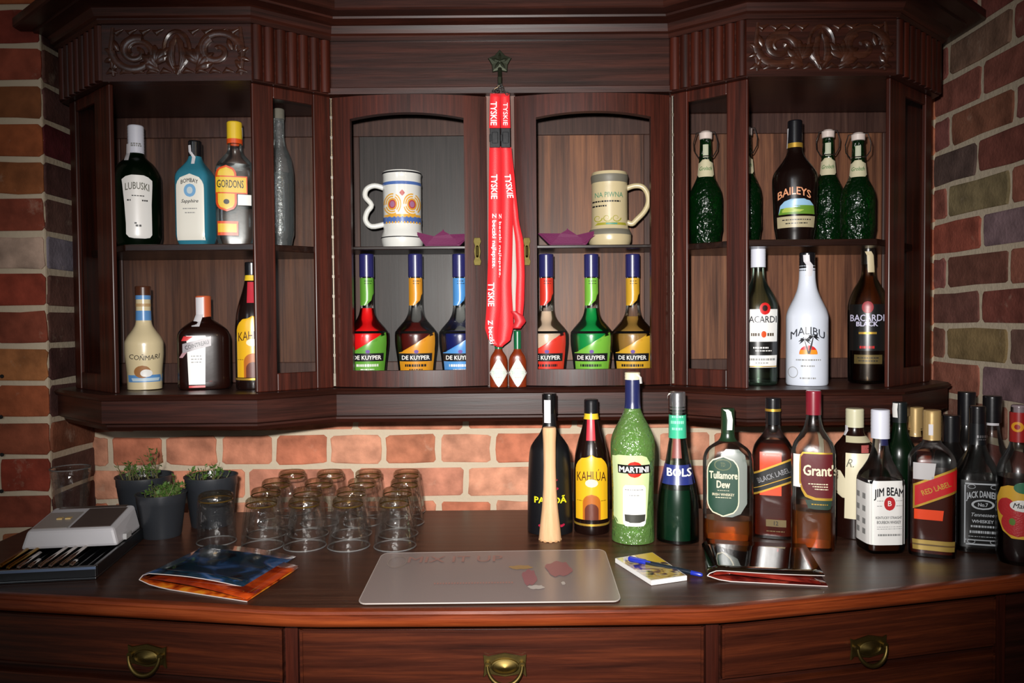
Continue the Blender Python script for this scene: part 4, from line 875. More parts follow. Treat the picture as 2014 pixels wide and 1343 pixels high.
b = Bottle('liqueur_bottle', 'cone shaped peppermint liqueur bottle with silver cap and blue label', 'bottle', 1333, 1072,
           [(1074, 36), (1070, 40), (1060, 41.5), (1010, 41), (985, 39.5), (955, 35), (925, 28), (900, 22.5), (875, 18.5), (862, 16.5), (815, 15.5), (772, 15)], glass('pale_green_bottle', (.75, .85, .78), (.2, .32, .26), blend=.4), fill=958, liquid=L('peppermint_liqueur', (.0, .13, .05), (.0, .03, .01), .45, (.002, .05, .022)))
b.ring(770, 816, silver, hwt=15.5, ridges=.0002); g_ = b.ring(815, 860, flat('mint_foil', '3ab088', .3, coat=.4), 'neck_label', extra=.0008); b.lines([(1322, 1344, 823, 4), (1320, 1346, 834, 6), (1322, 1344, 847, 5)], flat('mint_print', '8cd8b8', .4), 4, parent=g_)
b.rows([(866, 1325, 1338), (905, 1322, 1341)], flat('faded_red_tape', '7c3c34', .4), 1, 'neck_tape')
lb = b.rows([(918, 1307, 1358), (935, 1302, 1363), (956, 1298, 1367)], flat('bols_blue', '232e70', .3, coat=.5)); b.text('BOLS', 1336, 932, 46, 15, paper, bold=.03, parent=lb)
b.strip([(1318, 774), (1312, 782), (1309, 790)], paper, w=2, lift=.004)
b = Bottle('whiskey_bottle', 'flat shouldered whiskey bottle with green arched label on the counter', 'bottle', 1431.5, 1070,
           [(1072, 42), (1068, 47), (1060, 48), (905, 48), (890, 44.5), (880, 37), (872, 26), (866, 17), (860, 13), (850, 11.5), (804, 11)], clear_thick, n=3.2, flat_=.6, fill=1018, liquid=whisky)
b.ring(802, 852, flat('green_sleeve', '18301c', .3, coat=.4), hwt=13); b.ring(852, 866, flat('green_sleeve', '18301c'), 'neck_label', extra=.0008); b.strip([(1427, 803), (1433, 812), (1436, 828), (1435, 848)], paper, w=5, lift=.0015)
b.rows([(884, 1428, 1452), (895, 1418, 1464), (915, 1418, 1468), (990, 1418, 1468), (1010, 1418, 1456), (1017, 1418, 1440)], flat('lit_back_label_grey', '7c827c', .3, coat=.3), .1, 'back_label_or_light')  # pale back label, with the light coming through it painted in
gl_ = flat('label_forest', '1c4030', .35, coat=.3); lb = b.rows(row_shape('stadium', 1392, 1453, 897, 1017, 16), cream); b.rows(row_shape('stadium', 1394, 1451, 899.5, 1014.5, 16), gl_, 2, 'label_field', lb)
b.rows(row_shape('oval', 1406, 1438, 903, 926), flat('seal_olive', '5a6444', .4), 3, 'seal', lb); b.rows(row_shape('oval', 1408, 1436, 905, 924), gl_, 4, 'seal', lb); b.text('TD', 1422, 914, 9, 8, flat('seal_olive', '5a6444'), 5, parent=lb)
b.text('Tullamore', 1423, 935, 53, 14, cream, 3, bold=.03, parent=lb); b.text('Dew', 1423, 953, 25, 14, cream, 3, bold=.03, parent=lb); b.text('IRISH WHISKEY', 1423, 973, 42, 5, cream, 3, parent=lb); b.lines([(1408, 1438, 979, 1.5), (1412, 1434, 965, 1)], cream, 3, parent=lb)
def square_bottle(label, cx, ybase, hw, prof, body, spin, fill, liq, flat_=.95, Y=None, group=None): return Bottle('whiskey_bottle', label, 'bottle', cx, ybase, prof, body, TOP, Y, n=5, flat_=flat_, spin=spin, fill=fill, liquid=liq, group=group)
red_w = L('red_amber_whisky', (.8, .13, .02), (.25, .02, .0), .35, (.62, .07, .012)); deep_w = L('deep_whisky', (.4, .05, .01), (.06, .005, .0), .4, (.10, .011, .003))
b = square_bottle('square whisky bottle of red amber spirit with slanted black label', 1520, 1076, 39, [(1078, 34), (1074, 38), (1066, 39.5), (892, 39.5), (880, 37), (866, 29), (852, 19), (842, 14.5), (830, 13.5), (784, 12.5)], clear, 0, 868, deep_w, Y=1.447)
b.ring(782, 834, black_cap, hwt=14.5); b.ring(803, 808, gold, 'gold_tie', extra=.0018); b.rows([(890, 1495, 1536), (975, 1495, 1536)], flat('glow_paint_orange', 'e04010', .3, coat=.4), .2, 'painted_glow')  # the orange patch paints the glow of light through the whisky
lb = b.band(1484, 1558, 931, 899, 976, 947, gold, 1); b.band(1484, 1558, 935, 903, 972, 943, bl, 2, 'label_field', lb); b.band(1484, 1558, 962, 934, 963.5, 935.5, gold, 3, 'gold_line', lb); b.text('BLACK LABEL', 1521, 935, 64, 10, silver, 3, rot=22, parent=lb); b.lines([(1500, 1545, 943, .1)], gold, 3, parent=lb)
l2 = b.rows([(1022, 1507, 1545), (1036, 1507, 1545)], flat('bronze_print', '6c5c3c', .4, .3), 1, 'age_label'); b.text('12', 1526, 1029, 8, 8, ink, 2, parent=l2); b.lines([(1508, 1543, 1045, 2)], flat('bronze_print', '6c5c3c'))
b = Bottle('whiskey_bottle', 'whisky bottle with dark red shield label and red neck, tallest of the whiskies', 'bottle', 1599, 1085,
           [(1081, 35), (1077, 40), (1068, 41), (890, 41), (874, 37.5), (856, 27), (842, 19), (830, 15.5), (815, 13.5), (770, 13)], clear_thick, n=3.4, flat_=.85, fill=1000, liquid=whisky)
mar = flat('label_maroon', '5c1c20', .3, coat=.4); b.ring(768, 815, flat('maroon_cap', '7c1828', .3, coat=.5), hwt=14.5)
b.rows([(895, 1562, 1580), (960, 1562, 1576)], paper, .5, 'back_label_or_light')
lb = b.rows([(890, 1579, 1634), (897, 1574, 1634), (915, 1573, 1635), (950, 1573, 1635), (965, 1577, 1635), (978, 1584, 1634), (984, 1600, 1634)], gold, 1); b.rows([(893, 1581, 1634), (900, 1576, 1634), (948, 1576, 1635), (962, 1580, 1635), (974, 1588, 1634), (979, 1604, 1633)], mar, 2, 'label_field', lb)
b.text("Grant's", 1612, 925, 62, 21, cream, 3, parent=lb, bold=.03); b.lines([(1590, 1626, 952, 2), (1598, 1626, 957, 2), (1602, 1626, 962, 2)], cream, 3, parent=lb)
l2 = b.rows([(984, 1584, 1633), (1000, 1590, 1631), (1002, 1600, 1626)], flat('label_pine', '24382c', .4), 1, 'lower_label'); b.lines([(1596, 1626, 992, 2)], gold, 2, parent=l2)
b = Bottle('whiskey_bottle', 'dark brown round whisky bottle with tall cream label and cream cap', 'bottle', 1680, 1058,
           [(1068, 40), (1064, 44), (1054, 45), (910, 45), (892, 42), (876, 36), (862, 25), (850, 18), (838, 16), (806, 15.5)], amber_dark, Y=1.446)
b.ring(803, 839, flat('cream_cap', 'c8c4a4', .35, coat=.3), hwt=17, ridges=.0002); b.strip([(1663, 842), (1664, 852), (1659, 862)], strip_m, w=4)
b.rows([(862, 1664, 1712), (874, 1664, 1720)], flat('collar_label', 'c0b898', .4), 1, 'neck_label')
lb = b.rows([(912, 1634, 1636), (930, 1634, 1655), (945, 1634, 1664), (965, 1634, 1664), (975, 1648, 1664), (982, 1658, 1664)], cream, 1, 'side_label')
lb = b.rows([(893, 1664, 1708), (1022, 1662, 1700)], cream, 2); b.text("R.", 1672, 912, 14, 16, flat('script_grey', '6c6c5c', .5), 3, shear=.4, parent=lb, bold=0); b.rows([(878, 1692, 1705), (892, 1692, 1705)], flat('crest_red', 'a85450', .4), 2, 'crest')
b = square_bottle('square bourbon bottle with white label wrapped round the corner and white cap', 1730, 1091, 40, [(1081, 32), (1077, 36), (1068, 37), (946, 37), (935, 35), (918, 27), (902, 20), (885, 16), (862, 13.5), (845, 13), (807, 13)], clear_thick, 27, 944, L('bourbon', (.3, .06, .015), (.06, .01, .0), .3, (.08, .015, .004)), flat_=.95)
b.ring(805, 861, white_cap, hwt=17.5, ridges=.0003); b.rows([(862, 1724, 1740), (880, 1724, 1740)], flat('navy_strip', '22244c', .4), 1, 'neck_tape')
lb = b.rows([(946, 1695, 1765), (1072, 1695, 1765)], paper, nc=8)
b.text('JIM BEAM', 1730, 969, 58, 21, ink, arc=5, bold=.025, parent=lb); b.rows(row_shape('oval', 1720, 1742, 977, 1004), flat('wax_red', 'b82c30', .35, coat=.3), 2, 'wax_seal', lb); b.text('B', 1731, 990, 7, 10, paper, 3, parent=lb); b.lines([(1706, 1718, 985, 1.2), (1706, 1718, 995, 1.2), (1744, 1758, 985, 1.2), (1744, 1758, 995, 1.2)], inkgrey, parent=lb)
b.text('KENTUCKY STRAIGHT', 1730, 1018, 52, 5, flat('ink_soft', '3c3c40'), parent=lb); b.text('BOURBON WHISKEY', 1730, 1027, 48, 6, flat('ink_soft', '3c3c40'), parent=lb); b.lines([(1706, 1756, 1036, 1), (1708, 1755, 1052, 4), (1706, 1756, 1040, 1)], inkgrey, parent=lb)
fa = -PI / 2; l2 = b.rows([(946, 1698, 1762), (1072, 1698, 1762)], paper, 1, 'side_label', fa=fa, nc=8); b.rows([(945, 1698, 1762), (952, 1698, 1762)], ink, 2, 'side_band', l2, fa=fa, nc=6)
mb = MB()
for xx in (1718, 1742):
    for yy in (980, 1005, 1030, 1050): mb.grid([[b.surf(b.U(xx + d), b.Hh(yy + e), .0009, fa) for d in (-6, 6)] for e in (-6, 5)])
mb.build('side_pictures', inkgrey, l2)
b = Bottle('whiskey_bottle', 'dark green bottle with white seal on its cap between the bourbon and the gold caps', 'bottle', 1768, 1062,
           [(1041, 29), (1036, 31), (900, 31), (880, 28), (862, 20), (848, 15), (838, 13), (792, 12)], gb('deep_green_glass', (.02, .12, .04), (.0, .02, .005), .4, (.003, .02, .006)), Y=1.44)
b.ring(790, 830, flat('deep_green_cap', '10181a', .3, coat=.4), hwt=13.5); b.strip([(1760, 791), (1759, 808), (1760, 824)], paper, w=4.5, lift=.0015)
b = square_bottle('square red amber whisky bottle with gold cap behind the one with the red label', 1799, 1060, 39, [(1061, 30), (1057, 34), (900, 34), (885, 31), (870, 24), (858, 16), (850, 14.5), (803, 13.5)], clear, 0, 890, red_w, Y=1.500)
gc = flat('gold_cap', 'c8a870', .3, .5, coat=.3); b.ring(800, 857, gc, hwt=14.6, ridges=.0002)
b = square_bottle('square whisky bottle with slanted red label and gold cap', 1831, 1098, 41, [(1100, 36), (1096, 40), (1088, 41.5), (905, 41.5), (893, 38), (880, 28), (870, 18), (862, 15), (808, 14.5)], clear, 4, 925, deep_w)
b.ring(806, 864, gc, hwt=16.4, ridges=.0002); b.strip([(1828, 838), (1828, 860)], strip_m, w=4)
b.rows([(912, 1796, 1836), (945, 1796, 1832)], flat('bar_label', 'b8b4b4', .4), 1, 'back_label_or_light')
lb = b.band(1796, 1872, 955, 918, 1004, 968, gold, 1); b.band(1799, 1872, 958, 923, 998, 963, flat('walker_red', 'b8141c', .3, coat=.4), 2, 'label_field', lb)
b.text('RED LABEL', 1836, 961, 54, 10, gold, 3, rot=24, parent=lb)
b.rows([(1064, 1795, 1870), (1084, 1796, 1869)], flat('gold_band', 'a88c44', .35, .4, coat=.3), 1, 'base_band'); b.rows([(1072, 1795, 1870), (1075, 1796, 1869)], flat('brown_line', '5c4420', .4), 2, 'band_line')
b.rows([(1004, 1798, 1850), (1024, 1798, 1848)], flat('glow_paint_orange', 'c83c10'), .2, 'painted_glow')  # painted orange glow again, low on this bottle
b = Bottle('whiskey_bottle', 'dark bottle with plain black cap between the red label whisky and the black label whiskey', 'bottle', 1868, 1060,
           [(1061, 28), (1057, 31), (910, 31), (892, 28), (878, 21), (866, 16), (858, 15), (818, 14)], gb('smoke_glass', (.1, .08, .08), (.02, .02, .02), .4, (.012, .01, .01)), Y=1.430)
b.ring(816, 880, black_cap, hwt=16.5)
b = Bottle('liqueur_bottle', 'bottle with the tallest black cap at the back by the right brick wall', 'bottle', 1899, 1050,
           [(1051, 28), (1047, 31), (900, 31), (875, 28), (855, 20), (838, 15), (828, 14), (772, 13.5)], gb('smoke_glass', (.1, .08, .08), (.02, .02, .02), .4, (.012, .01, .01)), Y=1.471)
b.ring(770, 835, black_cap, hwt=15.8)
b = Bottle('whiskey_bottle', 'square whiskey bottle with ornate black label and black neck wrap', 'bottle', 1920, 1089, [(1097, 34), (1093, 39), (1084, 40.5), (945, 40.5), (930, 38), (905, 27), (888, 19), (876, 15.5), (862, 14), (800, 13)], clear_thick, n=5, flat_=.95, spin=14, fill=938, liquid=L('black_whiskey', (.08, .03, .015), (.01, .005, .002), .4, (.012, .006, .004)))
b.ring(798, 832, black_cap, hwt=14.5); b.ring(832, 873, flat('neck_black', '101418', .3, coat=.3), 'neck_label', extra=.001); b.lines([(1915, 1935, 862, 5), (1918, 1932, 868, 2)], silver, 5)
lb = b.rows([(946, 1884, 1957), (1078, 1884, 1957)], bl, nc=8); sv = flat('label_silver', 'a8acb0', .4)
mb = MB(); fr_ = [(1890, 952), (1952, 952), (1952, 1072), (1890, 1072)]
for (xa, ya, xc, yc) in ((1890, 951, 1952, 954), (1890, 1062, 1952, 1064), (1889, 955, 1891, 1070), (1951, 955, 1953, 1070), (1892, 1070, 1950, 1073)):
    mb.grid([[b.surf(b.U(xa + (xc - xa) * i / 4), b.Hh(y), .0009) for i in range(5)] for y in (ya, yc)])
for sx in (-1, 1):
    for yy in (958, 1066):
        for i in range(12):
            a, a2 = i * .5, i * .5 + .5; mb.grid([[b.surf(b.U(1921 + sx * 20 + (6 + d) * math.cos(q)), b.Hh(yy + 3.5 * (1 + d * .2) * math.sin(q)), .0009) for q in (a, a2)] for d in (0, 1.2)])
mb.build('silver_border', sv, lb)
b.text("JACK DANIEL'S", 1921, 974, 58, 17, sv, 2, arc=5, bold=.03, parent=lb); b.rows(row_shape('oval', 1901, 1941, 983, 1003), sv, 2, 'oval_frame', lb); b.rows(row_shape('oval', 1905, 1937, 986, 1000), bl, 3, 'oval_field', lb); b.text('No.7', 1921, 993, 17, 7, sv, 4, parent=lb, bold=.03)
b.text('Tennessee', 1921, 1013, 40, 7, sv, 2, shear=.3, parent=lb); b.text('WHISKEY', 1921, 1026, 38, 6, sv, 2, parent=lb, bold=.03); b.lines([(1900, 1942, 1036, 4), (1898, 1944, 1047, 5), (1896, 1946, 1056, 1.2)], sv, parent=lb)
l2 = b.rows([(946, 1886, 1954), (1078, 1886, 1954)], bl, 1, 'side_label', fa=-PI / 2, nc=6)
mb = MB()
for yy in range(955, 1070, 9): mb.grid([[b.surf(b.U(1920 + d), b.Hh(yy + e), .0009, -PI / 2) for d in (-9, 9)] for e in (-2, 3)])
mb.build('side_print', inkgrey, l2)
b = Bottle('vodka_bottle', 'clear necked bottle with tall black cap between the ornate black label and the fruit label', 'bottle', 1949, 1070,
           [(1071, 30), (1067, 33), (920, 33), (900, 30), (880, 23), (862, 17), (848, 14), (830, 13), (780, 13)], clear, Y=1.397, fill=935, liquid=L('dark_cola', (.06, .03, .02), (.01, .0, .0), .4, (.012, .006, .005)))
b.ring(778, 830, black_cap, hwt=16.6); b.rows([(832, 1938, 1960), (840, 1938, 1960)], strip_m, 2, 'neck_label')
b = Bottle('syrup_bottle', 'syrup bottle with red sun cap and big strawberry label at the right edge', 'bottle', 2001, 1105,
           [(1094, 33), (1090, 37), (1080, 38), (935, 38), (915, 35), (895, 26), (880, 18), (868, 15), (800, 14)], clear, fill=936, liquid=L('dark_syrup', (.08, .02, .02), (.01, .0, .0), .5, (.02, .006, .006)), Y=1.275)
rc = flat('sun_cap_red', '9c1c1c', .3, coat=.5); b.ring(810, 868, rc, 'cap', hwt=16.3); b.ring(796, 812, flat('clear_dome', '8c7a80', .2, coat=.5), 'cap_dome', hwt=13.5)
b.body.name = 'body'
def on_cap(bt, x0, x1, y0, y1, hw, mat, nm, lay):
    mb = MB(); R_ = hw * bt.k + lay * .0003; g = []
    for y, l, r in row_shape('oval', x0, x1, y0, y1): g.append([(R_ * math.sin(q), -R_ * math.cos(q), bt.hz(y, bt.Y)) for q in [math.asin(max(-.98, min(.98, (l + (r - l) * i / 8 - bt.cx) / hw))) for i in range(9)]])
    mb.grid(g); mb.build(nm, mat, bt.root, smooth=True)
on_cap(b, 1989, 2009, 828, 848, 16.5, flat('sun_yellow', 'd8941c', .4), 'sun_emblem', 1); on_cap(b, 1994, 2003, 833, 843, 16.7, rc, 'sun_heart', 2)
lb = b.rows([(958, 1984, 2016), (964, 1972, 2026), (985, 1966, 2032), (1010, 1966, 2034), (1030, 1969, 2034), (1050, 1976, 2032), (1062, 1991, 2024)], flat('straw_yellow', 'd8a838', .35, coat=.3), nc=14)
sr = flat('strawberry_red', 'b82c30', .35, coat=.3, bump=.3, bscale=400); b.rows(row_shape('oval', 1968, 1996, 983, 1022), sr, 2, 'fruit_picture', lb); b.rows(row_shape('oval', 1974, 2028, 1006, 1058), sr, 2, 'fruit_picture', lb); b.rows(row_shape('oval', 1987, 1997, 1022, 1036), flat('leaf_print', '5c7c2c', .5), 3, 'leaf_picture', lb)
b.rows(row_shape('oval', 1988, 2030, 985, 1008), paper, 3, 'name_field', lb); b.text('Malibu', 2010, 996, 34, 10, ink, 4, shear=.3, parent=lb); b.rows(row_shape('oval', 1994, 2026, 950, 972), flat('teal_badge', '2c6c4c', .4), 3, 'badge', lb)

# ------------------------------------------------------------------ upturned tumblers
tum = glass('tumbler_glass', (.998, .998, .995), (.93, .93, .92), rough=.045, blend=.3, refr=.0, bump=.5, bscale=85, ior=1.5, sheen_=.012, fcap=.35, dcol=(.8, .8, .8))
tumbase = glass('tumbler_thick_base', (.97, .94, .89), (.75, .7, .58), rough=.08, blend=.5, refr=.0, bump=.8, bscale=120, ior=1.5, sheen_=.05, fcap=.35)
def tumbler_mesh(parent, rt, rb_, h, upside=True):
    """rt radius at the closed end, rb_ at the mouth; closed end up when upturned"""
    mb = MB(); zb = lambda z: z if upside else h - z
    outer = [(rb_, 0.0), (rb_ + (rt - rb_) * .1, h * .1), (rb_ + (rt - rb_) * .5, h * .45), (rt, h * .86), (rt * .97, h * .96), (rt * .86, h)]
    inner_ = [(rb_ - .0014, 0.0), (rb_ - .0022, h * .1), (rb_ + (rt - rb_) * .5 - .0026, h * .45), (rt - .0034, h * .8), (rt * .8, h * .85), (.0005, h * .86)]
    seg = 40; prof = inner_[::-1] + outer; fl_ = lambda z: 1. if h * .3 < z < h * .93 else 0.
    fac = lambda k: math.cos(PI / 10) / math.cos(((2 * PI * k / 40 + PI / 10) % (PI / 5)) - PI / 10) - .97
    vs = []; 
    for r, z in prof:
        vs += [(r * (1 + fl_(z) * fac(k)) * math.cos(2 * PI * k / seg), r * (1 + fl_(z) * fac(k)) * math.sin(2 * PI * k / seg), zb(z)) for k in range(seg)]
    fs = []
    for j in range(len(prof) - 1):
        for k in range(seg):
            q = (j * seg + k, j * seg + (k + 1) % seg, (j + 1) * seg + (k + 1) % seg, (j + 1) * seg + k); fs.append(q if upside else q[::-1])
    mb.add(vs, fs); w = mb.build('bowl', tum, parent, smooth=True, angle=.22)
    mb = MB(); mb.lathe([(rt * .955, zb(h * .885)), (rt * .94, zb(h * .955)), (rt * .85, zb(h * .992)), (rt * .5, zb(h * .985)), (.0005, zb(h * .98))] if upside else [(.0005, zb(h * .98)), (rt * .5, zb(h * .985)), (rt * .85, zb(h * .992)), (rt * .94, zb(h * .955)), (rt * .955, zb(h * .885))], seg, cap=False)
    mb.build('thick_base', tumbase, parent, smooth=True)
    mb = MB(); mb.tube([((rb_ - .0006) * math.cos(a), (rb_ - .0006) * math.sin(a), zb(.0013)) for a in [2 * PI * i / 40 for i in range(40)]], .0012, 6, closed=True); mb.build('lip', glass('glass_lip', (.9, .9, .9), (.7, .7, .7), rough=.2, diff=.12, dcol=(.8, .8, .8)), parent, smooth=True)
    mb = MB(); zz = zb(h * .862); mb.tube([(rt * .93 * math.cos(a), rt * .93 * math.sin(a), zz) for a in [2 * PI * i / 28 for i in range(28)]], .0014, 5, closed=True); mb.build('amber_rim_line', flat('amber_line', '6c5220', .25, .5), parent)
t0 = None
cols_front = [(516, 1083), (599, 1084), (685, 1085), (776, 1086)]; tops = [[(516, 0), (599, 0), (685, 0), (776, 0)]]
poss = []
for r_, (yb, xs) in enumerate(((1085, (516, 600, 686, 777)), (1060, (525, 607, 692, 783)), (1037, (545, 629, 713, 797)), (1014, (576, 651, 726, 801)))):
    for c_, x in enumerate(xs):
        p = at_z(x, yb, TOP); poss.append((p.x * (1 + .033 / p.y), p.y + .033, r_, c_))
rown = ['front row', 'second row', 'third row', 'back row']; coln = ['leftmost', 'second from left', 'third from left', 'rightmost']
for (x, y, r_, c_) in poss:
    lab = f'upturned glass tumbler, {coln[c_]} in the {rown[r_]} on the counter'
    if t0 is None:
        t0 = thing('glass_tumbler', lab, 'glass', (x, y, TOP), 0, 'upturned tumblers on the counter'); tumbler_mesh(t0, .0285, .0378, .088)
    else:
        o = t0.copy(); C.objects.link(o); o.location = (x, y, TOP); o.rotation_euler = (0, 0, .37 * (r_ * 4 + c_)); o['label'] = lab
        for ch in list(t0.children): c2 = ch.copy(); C.objects.link(c2); c2.parent = o
p = at_z(412, 1076, TOP); t = thing('glass_tumbler', 'lone upturned tumbler in front of the right plant pot', 'glass', (p.x, p.y + .034, TOP)); tumbler_mesh(t, .0315, .035, .091)
p = at_z(196, 1018, TOP); t = thing('drinking_glass', 'small drinking glass standing in the corner behind the grey machine', 'glass', (p.x, 1.508, TOP)); tumbler_mesh(t, .026, .036, .125, False)

# ------------------------------------------------------------------ potted herbs
potm = flat('black_plastic_pot', '2a2d32', .36, coat=.6); soil = flat('potting_soil', '1c140e', .95, bump=1., bscale=300)
leafm = flat('herb_leaf', '4c6a2c', .55); stemm = flat('herb_stem', '5c5a34', .6)
def pot(label, px, ybase, yrim, hw, Y=None, kind=0, seed=1, tallest=.05):
    rnd = random.Random(seed)
    if Y is None: p = at_z(px, ybase, TOP); Y = p.y + hw * .75 * p.y / F
    p = at_y(px, yrim, Y); h = p.z - TOP; r = hw * Y / F
    t = thing('potted_herb', label, 'potted plant', (p.x, Y, TOP)); mb = MB()
    mb.lathe([(r * .74, 0), (r * .76, .003), (r * .93, h * .78), (r * .95, h * .8), (r * .96, h * .97), (r * 1.0, h * .975), (r, h), (r * .95, h), (r * .92, h * .9), (r * .9, h * .86)], 36)
    mb.build('pot', potm, t, smooth=True, angle=.6)
    mb = MB(); mb.lathe([(r * .9, h * .86), (r * .6, h * .9), (r * .2, h * .91), (.001, h * .9)], 24, cap=False); mb.build('soil', soil, t, smooth=True)
    ms = MB(); ml = MB(); n = (26, 60, 24)[kind]
    for i in range(n):
        a = rnd.uniform(0, 2 * PI); rr = r * .75 * math.sqrt(rnd.random()); x, y = rr * math.cos(a), rr * math.sin(a)
        if kind == 1: x = abs(x) * .9 if rnd.random() < .8 else x
        L_ = rnd.uniform(.4, 1) * tallest * (1 if i > 2 else 1.7); lean = Vector((rnd.uniform(-.5, .5), rnd.uniform(-.5, .5), 1)).normalized()
        base = Vector((x, y, h * .88)); pts = [base + lean * L_ * s + Vector((math.sin(s * 3 + i) * .003, 0, 0)) for s in (0, .35, .7, 1)]
        ms.tube(pts, [.0009, .0008, .0006, .0004], 5)
        for k in range((5, 6, 4)[kind]):
            q = pts[0].lerp(pts[-1], rnd.uniform(.35, 1)); d = Vector((rnd.uniform(-1, 1), rnd.uniform(-1, 1), rnd.uniform(-.1, .9))).normalized()
            l = rnd.uniform(.006, .012); sd = d.cross(Vector((rnd.random(), rnd.random(), 1))).normalized() * l * .3; up = Vector((0, 0, l * .12))
            ml.add([q, q + d * l * .5 + sd - up, q + d * l, q + d * l * .5 - sd - up, q + d * l * .5 + up * .5], [(0, 1, 4), (1, 2, 4), (2, 3, 4), (3, 0, 4)])
    ms.build('stems', stemm, t)
    ml.build('foliage', leafm, t)
pot('herb in a wide black plastic pot at the back beside the left brick pier', 284, 1030, 934, 54, Y=1.578, kind=0, seed=3, tallest=.055)
pot('low herb in the front black plastic pot beside the grey machine', 317, 1062, 968, 48, kind=1, seed=5, tallest=.03)
pot('sprouting herb in the black plastic pot behind the lone tumbler', 415, 1030, 934, 51, Y=1.552, kind=2, seed=8, tallest=.032)

# ------------------------------------------------------------------ tray with cutlery and the grey machine
A = at_z(189, 1140, TOP); B = at_z(262, 1050, TOP); ang = math.atan2(B.x - A.x, B.y - A.y)
# tray frame: origin at the front right corner, local -x to the left, local +y towards the back
ty = thing('cutlery_tray', 'flat black slotted tray of steel bars at the left edge of the counter', 'tray', (A.x, A.y, TOP), 0)
wd, dp, th = .13, .235, .022; sk = (B.x - A.x) / (B.y - A.y)
blk = flat('black_tray_plastic', '0e0f12', .3, coat=.3)
wd = A.x - (XL + .03) if False else .16
mb = MB(); mb.box(-wd, 0, 0, dp, 0, .004); mb.box(-wd, 0, 0, .006, .004, th); mb.box(-.006, 0, .006, dp, .004, th); mb.box(-wd, -wd + .006, .006, dp, .004, th); mb.box(-wd, 0, dp - .006, dp, .004, th)
for i in range(10): x = -wd + .012 + i * .0155; mb.box(x, x + .0025, .006, dp - .006, .004, th - .007)
mb.build('tray_body', blk, ty, bevel=.001)
mb = MB(); mb.box(-wd, 0, -.0006, 0, th - .005, th - .001); mb.build('blue_edge_highlight', flat('painted_highlight_blue', '5c6c88', .3, coat=.3), ty)  # bluish highlight along the front edge, painted as a thin strip
stl = flat('polished_steel', 'c8c0b8', .18, 1.); cpr = flat('brass_bar', 'a8823c', .25, 1.)
for i, (x, y0, y1, m_) in enumerate(((-.152, .02, .15, cpr), (-.136, .01, .2, cpr), (-.121, .01, .09, stl), (-.105, .01, .05, stl), (-.09, .01, .14, stl), (-.0745, .01, .17, stl), (-.059, .012, .21, stl), (-.0435, .01, .035, stl))):
    mb = MB(); mb.tube([(x + .0025, y0, .0205), (x + .0025, y0 + .004, .0215), (x + .0025, (y0 + y1) / 2, .022), (x + .0025, y1 - .004, .0215), (x + .0025, y1, .0205)], [.002, .0042, .0036, .0042, .002], 10)
    r_ = mb.build('steel_bar', m_, None, smooth=True); r_.location = (A.x, A.y, TOP); tag(r_, f'{"brass toned" if m_ is cpr else "polished steel"} bar lying in the black tray, {("leftmost", "second from the left", "third from the left", "fourth from the left", "fifth from the left", "third from the right", "second from the right", "rightmost and short")[i]}', 'bar', 'bars lying in the black tray')
# shear the whole tray the way it stands: turned slightly
rz = -ang * .55
ty.rotation_euler = (0, 0, rz)
for o in [o for o in C.objects if o.name.startswith('steel_bar')]: o.rotation_euler = (0, 0, rz)
mc = thing('desk_machine', 'pale grey desk machine with dark window lid resting on the black tray', 'machine', (A.x, A.y, TOP + th), rz)
gy = flat('grey_plastic', 'c4c2c6', .45); gy2 = flat('grey_plastic_lid', '98928e', .4, coat=.2); dk = flat('dark_window', '544844', .2, coat=.6)
mb = MB(); x0, x1, y0, y1 = -.16, -.004, .11, .23
def hull(z0a, z0b, z1a, z1b, ins): return [(x0, y0, z0a), (x1, y0, z0a), (x1, y1, z0b), (x0, y1, z0b), (x0 + ins, y0 + ins * .6, z1a), (x1 - ins, y0 + ins * .6, z1a), (x1 - ins, y1 - ins * .4, z1b), (x0 + ins, y1 - ins * .4, z1b)]
mb.add(hull(0, 0, .031, .045, .009), [(3, 2, 1, 0), (4, 5, 6, 7), (0, 1, 5, 4), (1, 2, 6, 5), (2, 3, 7, 6), (3, 0, 4, 7)]); mb.build('housing', gy, mc, bevel=.005)
def slope(y): return .031 + (.045 - .031) * (y - y0 - .0054) / (y1 - y0 - .009) + .0006
def plate(xa, xb, ya, yb, nm, m_, up=0.): mb = MB(); mb.add([(xa, ya, slope(ya) + up), (xb, ya, slope(ya) + up), (xb, yb, slope(yb) + up), (xa, yb, slope(yb) + up), (xa, ya, slope(ya) - .002), (xb, ya, slope(ya) - .002), (xb, yb, slope(yb) - .002), (xa, yb, slope(yb) - .002)], [(0, 1, 2, 3), (0, 4, 5, 1), (1, 5, 6, 2), (2, 6, 7, 3), (3, 7, 4, 0)]); return mb.build(nm, m_, mc)
plate(x0 + .015, x0 + .07, y0 + .012, y1 - .035, 'left_lid', gy2, .0006); plate(x0 + .075, x1 - .016, y0 + .012, y1 - .02, 'window_lid', dk, .0006); plate(x0 + .02, x1 - .02, y1 - .016, y1 - .006, 'rear_slot', dk, .0003)
mb = MB()
for i in range(2): mb.box(x0 + .038 + i * .014, x0 + .047 + i * .014, y0 + .05, y0 + .06, slope(y0 + .055), slope(y0 + .055) + .0022)
mb.build('button', flat('warm_buttons', 'd8b878', .4), mc)
mb = MB(); mb.box(x1 - .002, x1 + .004, y0 + .03, y0 + .055, .003, .013); mb.build('side_plug', flat('plug_white', 'b8b8b8', .4), mc)

